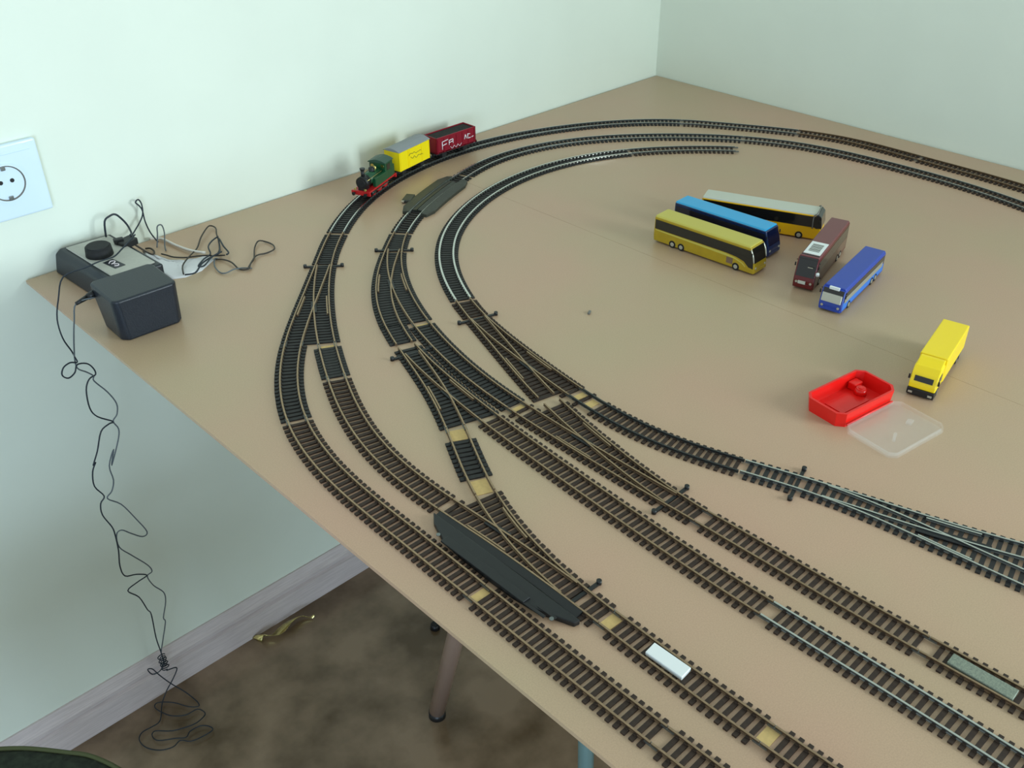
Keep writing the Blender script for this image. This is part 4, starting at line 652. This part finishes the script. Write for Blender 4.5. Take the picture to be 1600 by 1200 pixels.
prf = [(-h - 1, y, 40.2 + 4.2*math.cos(y/15.6*math.pi/2)) for y in (-15.6, -11, -5.5, 0, 5.5, 11, 15.6)] + [(-h - 1, 15.6, 39.6), (-h - 1, -15.6, 39.6)]
MB().prism(prf, (2*h + 2, 0, 0), .3, 1).build('roof', M['roofgrey'], w1)
MB().box((0, 0, 8.8), (2*h - 2, 20, 3.2)).build('underframe', M['black_matt'], w1)
for x in (-22, 22):
    for s_ in (1, -1): MB().box((x, s_*9.6, 6), (9, 1.2, 7), bev=.3).build('axle_guard', M['black_matt'], w1)
buffers(w1, h, 1); buffers(w1, -h, -1); rail_wheels(w1, (-22, 22))
w2, L = veh('toy_wagon', 'wine-red open goods wagon with black load, last in the train', 1058, 1144, 'model wagon')
h = L/2 - 2
mb = MB()
for s_ in (1, -1): mb.box((0, s_*13.7, 23), (2*h, 1.6, 25), bev=.3).box((s_*(h - .8), 0, 23), (1.6, 29, 25), bev=.3)
mb.box((0, 0, 11.5), (2*h, 29, 2)); mb.build('body', M['wagonred'], w2)
MB().box((0, 0, 32.8), (2*h - 4, 25, 3), bev=1.2).build('load', M['coal'], w2)
for s_ in (1, -1):
    for i in range(7): MB().box((-h + 3 + i*(2*h - 6)/6, s_*14.8, 22), (1.2, .9, 22)).build('rib', M['wagonred'], w2)
    mb = MB(); y = s_*15.5
    for a_, b_2 in (((-30, 16), (-30, 28)), ((-30, 28), (-18, 29.5)), ((-30, 22), (-21, 23.5)), ((-16, 20), (-16, 27)), ((-16, 27), (-8, 28)), ((-8, 28), (-8, 21)), ((-16, 23.6), (-8, 24.6)), ((16, 21), (18, 28)), ((18, 28), (21, 21)), ((23, 21), (23, 28)), ((23, 28), (28, 27)), ((23, 21), (29, 21)), ((31, 21), (35, 22))):
        sx = -1 if s_ > 0 else -1
        mb.tube([(sx*a_[0], y, a_[1]), (sx*b_2[0], y, b_2[1])], .75, 4, 1)
    mb.tube([(sx*x, y, 15 + 2.0*math.sin(x*.8)) for x in range(-14, 12, 2)], .4, 4, 2)
    mb.build('printed_lettering', M['whiteprint'], w2)
MB().box((0, 0, 8.8), (2*h - 2, 20, 3.2)).build('underframe', M['black_matt'], w2)
for x in (-22, 22):
    for s_ in (1, -1): MB().box((x, s_*9.6, 6), (9, 1.2, 7), bev=.3).build('axle_guard', M['black_matt'], w2)
buffers(w2, h, 1); buffers(w2, -h, -1); rail_wheels(w2, (-22, 22))

# ------------------------------------------------------------------ controller, adaptor, leads
ct = empty('train_controller', (-1142, -72, 0), math.radians(3), 'black train speed controller with pale grey faceplate and round black knob', 'controller')
MB().prism([(-39, -63, 0), (40, -63, 0), (40, -63, 26), (-27, -63, 29), (-34, -63, 24)], (0, 128, 0), 2.5, 3).build('case', M['box'], ct)
fp = MB().box((6, 1, 28.6), (56, 113, 2.0), rot=Matrix.Rotation(.045, 4, 'Y'), bev=.8).build('faceplate', M['plate'], ct)
MB().cyl((-3, 8, 29), (-3, 8, 43), 16.5, 15, n=32, bev=1.5).build('knob', M['black_matt'], ct)
MB().box((-4, -28, 30.2), (14, 26, .6), .1, bev=.2).build('dark_panel', M['box'], fp)
mb = MB()
for pts in ([(-8, -24, 30.9), (-4, -20, 30.9), (0, -23, 30.9), (-3, -27, 30.9), (-7, -28, 30.9)], [(-5, -30, 30.9), (-1, -33, 30.9), (-3, -37, 30.9), (-7, -35, 30.9)]): mb.tube(pts, .7, 5, 4)
mb.build('printed_emblem', M['whiteprint'], fp)
MB().box((10, 33, 29.8), (14, 10, .5), bev=.1).build('orange_mark', mat('pale_orange_print', (206, 176, 160), .6), fp)
MB().box((14, -60, 24), (26, 7, 6), bev=.8).build('front_slider_slot', M['black'], ct)
MB().box((14, -64.5, 26), (5, 4, 5), bev=.6).build('slider_switch', M['white'], ct)
MB().box((38, 18, 29), (22, 16, 9), .2, bev=1.2).build('output_plug', M['black'], ct)
MB().box((30, 22, 33), (12, 8, 6), -.3, bev=1).build('output_plug', M['black'], ct)

ad = empty('power_adaptor', (-1166, -204, 0), math.radians(-2), 'heavy blue-black plug-in power adaptor box beside the controller', 'power adaptor')
mb = MB(); lo_ = rrect(-35, 37, -29, 26, 7); hi_ = rrect(-37, 38, -29, 38, 5)
v0 = [mb.bm.verts.new((x, y, 0)) for x, y in lo_]; v1 = [mb.bm.verts.new((x, y, 50)) for x, y in hi_]
fs = [mb.bm.faces.new(v0[::-1]), mb.bm.faces.new(v1)] + [mb.bm.faces.new((v0[i], v0[(i+1) % 8], v1[(i+1) % 8], v1[i])) for i in range(8)]
mb._bev(v0 + v1, 2.5, 3); mb.build('case', M['box'], ad)
MB().cyl((-33, 28, 40), (-44, 28, 38), 4.6, 3.6, n=16, bev=.5).cyl((-44, 28, 38), (-58, 27, 35), 3.0, 2.0, n=14).build('strain_relief', M['black'], ad)

def lead(name, pts, rad, m_, label, cat='cable', n=6, sm=4):
    return tag(top(MB().tube(pts, rad, n, sm).build(name, m_)), label, cat)
HANG_A = [[-1205,-99,34],[-1218,-103,12],[-1227,-107,-10],[-1228,-110,-34],[-1222,-108,-55],[-1218,-100,-69],[-1217,-100,-77],[-1225,-100,-74],[-1234,-100,-77],[-1238,-100,-86],[-1232,-100,-93],[-1223,-100,-89],[-1218,-100,-80],[-1207,-100,-83],[-1201,-100,-92],[-1200,-100,-102],[-1209,-100,-105],[-1216,-100,-118],[-1218,-100,-144],[-1212,-100,-160],[-1195,-100,-176],[-1201,-100,-177],[-1213,-100,-183],[-1224,-100,-208],[-1234,-100,-226],[-1230,-100,-223],[-1237,-100,-235],[-1240,-100,-257],[-1232,-100,-278],[-1239,-100,-287],[-1241,-100,-305],[-1234,-100,-330],[-1233,-100,-345],[-1233,-94,-378],[-1235,-86,-411],[-1231,-81,-436],[-1215,-78,-446],[-1200,-75,-460],[-1215,-74,-464],[-1231,-73,-471],[-1217,-67,-498],[-1208,-58,-537],[-1197,-32,-575],[-1200,-32,-624],[-1199,-32,-660],[-1200,-32,-683],[-1209,-32,-694],[-1221,-32,-692],[-1226,-32,-677],[-1219,-32,-681],[-1212,-32,-700],[-1199,-32,-731],[-1183,-44,-757],[-1179,-74,-757],[-1182,-84,-757],[-1194,-73,-757],[-1208,-48,-757],[-1226,-31,-757],[-1234,-37,-757],[-1229,-57,-757],[-1221,-72,-757],[-1205,-85,-757],[-1186,-88,-757],[-1181,-103,-757],[-1189,-109,-757],[-1206,-110,-757],[-1235,-98,-757],[-1255,-79,-757],[-1263,-85,-757],[-1260,-99,-757],[-1239,-114,-757],[-1226,-124,-757],[-1215,-118,-757],[-1198,-121,-757],[-1189,-132,-757],[-1189,-141,-757],[-1205,-141,-757],[-1224,-136,-757],[-1235,-123,-757],[-1249,-126,-757],[-1267,-117,-757],[-1280,-97,-757],[-1281,-77,-757],[-1271,-67,-757],[-1256,-68,-757],[-1240,-66,-757],[-1222,-38,-757],[-1208,-32,-743],[-1197,-32,-731],[-1184,-32,-714],[-1184,-32,-706],[-1199,-32,-701]]
HANG_B = [[-1203,-181,38],[-1222,-174,35],[-1228,-170,14],[-1229,-153,-17],[-1229,-138,-45],[-1218,-100,-66],[-1219,-100,-84],[-1210,-100,-94],[-1203,-100,-103],[-1204,-100,-110],[-1192,-100,-132],[-1185,-100,-153],[-1188,-100,-168],[-1195,-100,-176],[-1191,-100,-190],[-1196,-100,-207],[-1212,-100,-238],[-1204,-100,-216],[-1215,-100,-237],[-1215,-100,-261],[-1221,-100,-276],[-1229,-100,-284],[-1214,-100,-303],[-1201,-100,-336],[-1190,-96,-369],[-1197,-94,-375],[-1212,-98,-357],[-1223,-100,-343],[-1231,-100,-346],[-1231,-95,-372],[-1217,-89,-400],[-1197,-80,-438],[-1192,-76,-457],[-1200,-75,-462],[-1193,-68,-490],[-1180,-63,-517],[-1179,-57,-542],[-1186,-49,-577],[-1184,-46,-590],[-1192,-38,-628],[-1199,-32,-660],[-1200,-32,-683],[-1209,-32,-694],[-1221,-32,-692]]

main = [(-1098, -66, 42), (-1112, -76, 40), (-1126, -84, 37), (-1140, -92, 35), (-1158, -94, 36), (-1178, -98, 36)]
hc = lead('hanging_cable', main + HANG_A, .95, M['wire'], 'thin dark cable hanging in twists from the controller to a loose coil on the floor')
lead('hanging_cable', HANG_B, .9, M['wire_grey'], 'thin greyish cable hanging from the adaptor box, twisted round the darker cable')
kn = MB()
kn.tube([(-1199 + (5.5 + 1.5*math.sin(i*.7))*math.cos(i*1.3), -30 + 4*math.sin(i*1.3), -668 - i*.9) for i in range(34)], .9, 5, 3)
kn.build('wound_bundle', M['wire'], hc)
lead('cable_loop', [(-1117, -20, 30), (-1114, -20, 50), (-1106, -20, 55), (-1099, -20, 55), (-1093, -20, 48), (-1088, -22, 38), (-1092, -40, 34), (-1098, -50, 36)], 1.3, M['wire'], 'thin black wire arching up against the wall behind the controller knob')
lead('cable_loop', [(-1092, -45, 32), (-1082, -16, 20), (-1067, -12, 32), (-1060, -10, 41), (-1058, -8, 53), (-1061, -8, 60), (-1066, -10, 58), (-1062, -10, 52), (-1060, -11, 45), (-1060, -12, 30), (-1057, -14, 14), (-1054, -24, 3)], 1.0, M['wire'], 'tallest narrow wire loop standing beside the wall, right of the controller')
lead('cable_loop', [(-1062, -36, 2), (-1056, -32, 17), (-1053, -30, 27), (-1047, -30, 27), (-1046, -31, 16), (-1052, -38, 3), (-1058, -52, 2)], .9, M['wire_grey'], 'small grey wire hoop standing at the edge of the white sheet')
lead('tangled_wire', [(-1100, -56, 28), (-1086, -60, 12), (-1078, -57, 5), (-1071, -46, 3), (-1070, -34, 3), (-1074, -28, 2)], 1.2, M['wire_brown'], 'short brown wire curling from the controller plug')
Z = 3.4
def flat(pts, z=Z): return [(x, y, z + (i % 3)*1.0) for i, (x, y) in enumerate(pts)]
lead('tangled_wire', flat([(-1076, -132), (-1066, -112), (-1048, -96), (-1027, -77), (-1007, -52), (-986, -32), (-978, -28), (-979, -41), (-989, -61), (-997, -80), (-1010, -104), (-1020, -116)]), 1.0, M['wire_brown'], 'long thin wire making the tall rounded loop across the board')
lead('tangled_wire', flat([(-1068, -60), (-1066, -70), (-1063, -84), (-1051, -92), (-1040, -100), (-1030, -110), (-1023, -113), (-1013, -123)]), 1.0, M['wire_brown'], 'wire lying along the top edge of the white sheet')
lead('tangled_wire', flat([(-1077, -138), (-1066, -144), (-1050, -130), (-1035, -119), (-1024, -117), (-1017, -117), (-1005, -96), (-994, -75), (-1003, -103), (-1006, -120), (-1012, -126)], 5), 1.1, M['wire'], 'dark wire bent to the small pointed peak in the tangle')
lead('tangled_wire', flat([(-992, -70), (-1005, -78), (-1019, -93), (-1026, -110), (-1040, -119), (-1056, -134), (-1048, -134), (-1030, -121), (-1014, -118)], 6), 1.0, M['wire'], 'dark wire doubled back inside the middle of the tangle')
lead('tangled_wire', flat([(-1025, -120), (-1019, -130), (-1017, -146), (-1018, -165), (-1011, -175), (-1002, -166), (-989, -152), (-973, -128), (-959, -115), (-951, -121), (-951, -137), (-958, -151), (-969, -150), (-983, -149), (-998, -162), (-1010, -172)], 1.6), 1.0, M['wire_brown'], 'wire with the open loop reaching furthest right across the board')
lead('tangled_wire', flat([(-1022, -119), (-1027, -121), (-1038, -141), (-1040, -157), (-1036, -165), (-1025, -165), (-1013, -166), (-1007, -176)], 1.6), .9, M['wire_grey'], 'thin wire in a shallow bow in front of the tangle')
lead('white_cable', [(-1058, -8, 4), (-1050, -12, 3), (-1045, -20, 3), (-1042, -50, 3), (-1037, -79, 4), (-1028, -100, 5)], 1.8, M['wire_white'], 'thin white cable running from the wall to the tangled wires')
# white sheet under the wires
sheet = [(-1079, -28), (-1076, -67), (-1066, -77), (-1052, -94), (-1025, -100), (-1026, -117), (-1053, -134), (-1076, -136), (-1090, -129), (-1092, -90)]
mb = MB(); cxs = sum(p[0] for p in sheet)/len(sheet); cys = sum(p[1] for p in sheet)/len(sheet)
rng = random.Random(5); rings = []
for k in range(6):
    f_ = 1 - k/6.0; P_ = []
    for i in range(30):
        t = i/30*len(sheet); j = int(t); u_ = t - j; a_, b_3 = sheet[j], sheet[(j+1) % len(sheet)]
        x, y = a_[0]*(1-u_) + b_3[0]*u_, a_[1]*(1-u_) + b_3[1]*u_
        P_.append(mb.bm.verts.new((cxs + (x-cxs)*f_, cys + (y-cys)*f_, .4 + (0 if k == 0 else rng.uniform(0, 1.6)))))
    rings.append(P_)
for ra, rb in zip(rings, rings[1:]):
    for i in range(30): mb.bm.faces.new((ra[i], ra[(i+1) % 30], rb[(i+1) % 30], rb[i])).smooth = True
mb.bm.faces.new(rings[-1])
so = top(mb.build('paper_sheet', M['paper'])); tag(so, 'crumpled white sheet under the tangled wires by the wall', 'paper')
md = so.modifiers.new('thick', 'SOLIDIFY'); md.thickness = .0004; md.offset = 1

# ------------------------------------------------------------------ wall socket
sk = empty('wall_socket', (-1209, 0, 124), 0, 'white square wall socket at the left edge of the picture', 'socket')
MB().box((0, -4, 0), (88, 8, 88), bev=2.5, seg=3).build('cover_plate', M['socket'], sk)
mb = MB(); n = 40
ring = [(21, -8.2), (21, -9.4), (23.4, -9.4), (23.4, -8.0)]
vv = [[mb.bm.verts.new((r_*math.cos(2*math.pi*i/n), y, r_*math.sin(2*math.pi*i/n))) for r_, y in ring] for i in range(n)]
for i in range(n):
    for k in range(3): mb.bm.faces.new((vv[i][k], vv[(i+1) % n][k], vv[(i+1) % n][k+1], vv[i][k+1]))
mb.build('rim', M['socket'], sk)
mb = MB(); vv = [[mb.bm.verts.new((r_*math.cos(2*math.pi*i/n), y, r_*math.sin(2*math.pi*i/n))) for r_, y in ((21, -9.3), (19.5, -8.2))] for i in range(n)]
for i in range(n): mb.bm.faces.new((vv[i][0], vv[(i+1) % n][0], vv[(i+1) % n][1], vv[i][1]))
mb.build('well', M['grey'], sk)
for s_ in (1, -1):
    MB().cyl((s_*6.5, -7.9, 2), (s_*6.5, -8.35, 2), 2.5, n=16).build('pin_hole', M['dark'], sk)
    MB().box((0, -8.8, s_*18), (5, 2.0, 5), bev=.6).build('earth_clip', M['rail_steel'], sk)
MB().box((0, -8.2, 33), (70, .6, .6)).build('label_line', M['socket_in'], sk)

# ------------------------------------------------------------------ on the floor: foil strip and the green seat
mb = MB(); gp = [(-1040, -14, 1), (-1034, -18, 7), (-1026, -26, 3), (-1012, -33, 2), (-998, -33, 8), (-978, -32, 10), (-958, -32, 6), (-948, -38, 3), (-941, -44, 2), (-935, -48, 7)]
P_ = catmull([Vector(q) for q in gp], 4); prev = None
for i, p in enumerate(P_):
    t = i/(len(P_)-1); wd = 20*(1-t)**.7 + 4; tw = 1.2*math.sin(t*7)
    d = Vector((.35, -1, 0)).normalized()*math.cos(tw*.5)*wd + Vector((0, 0, 1))*abs(math.sin(tw*.5))*wd
    cur = (mb.bm.verts.new(p + Vector((0, 0, F0))), mb.bm.verts.new(p + d*.9 + Vector((0, 0, F0))))
    if prev: mb.bm.faces.new((prev[0], cur[0], cur[1], prev[1])).smooth = True
    prev = cur
fo = top(mb.build('foil_strip', M['foil'])); tag(fo, 'curled strip of shiny gold foil on the floor below the skirting', 'foil strip')
md = fo.modifiers.new('thick', 'SOLIDIFY'); md.thickness = .0005
ch = empty('upholstered_stool', (-1560, -560, F0), 0, 'dark green upholstered seat corner at the bottom left of the picture', 'stool')
top_z = 443.0
poly_ = [(-1640, -345), (-1480, -350), (-1452, -375), (-1423, -410), (-1404, -437), (-1388, -485), (-1380, -560), (-1390, -700), (-1420, -760), (-1640, -770), (-1730, -740), (-1750, -560), (-1730, -380)]
MB().poly([(x+1560, y+560) for x, y in poly_], top_z - 75, top_z, 16, 4).build('seat_cushion', M['fabric'], ch)
MB().tube([(x+1560-6*(1 if x > -1560 else -1), y+560, top_z - 3) for x, y in poly_[1:8]], 2.6, 6, 4).build('piping', M['seam'], ch)
MB().poly([(x*.94+1560*.94, y*.94+560*.94) for x, y in poly_], top_z - 110, top_z - 74, 4, 2).build('seat_frame', M['pine'], ch)
MB().cyl((72, 222, 0), (72, 226, 462), 13, 12, n=16, bev=1.5).build('back_post', M['pine'], ch)
for x, y in ((-130, 150), (120, 130), (-130, -150), (120, -150)): MB().cyl((x, y, 0), (x*.9, y*.9, top_z - 100), 13, 17, n=16, bev=1).build('leg', M['pine'], ch)
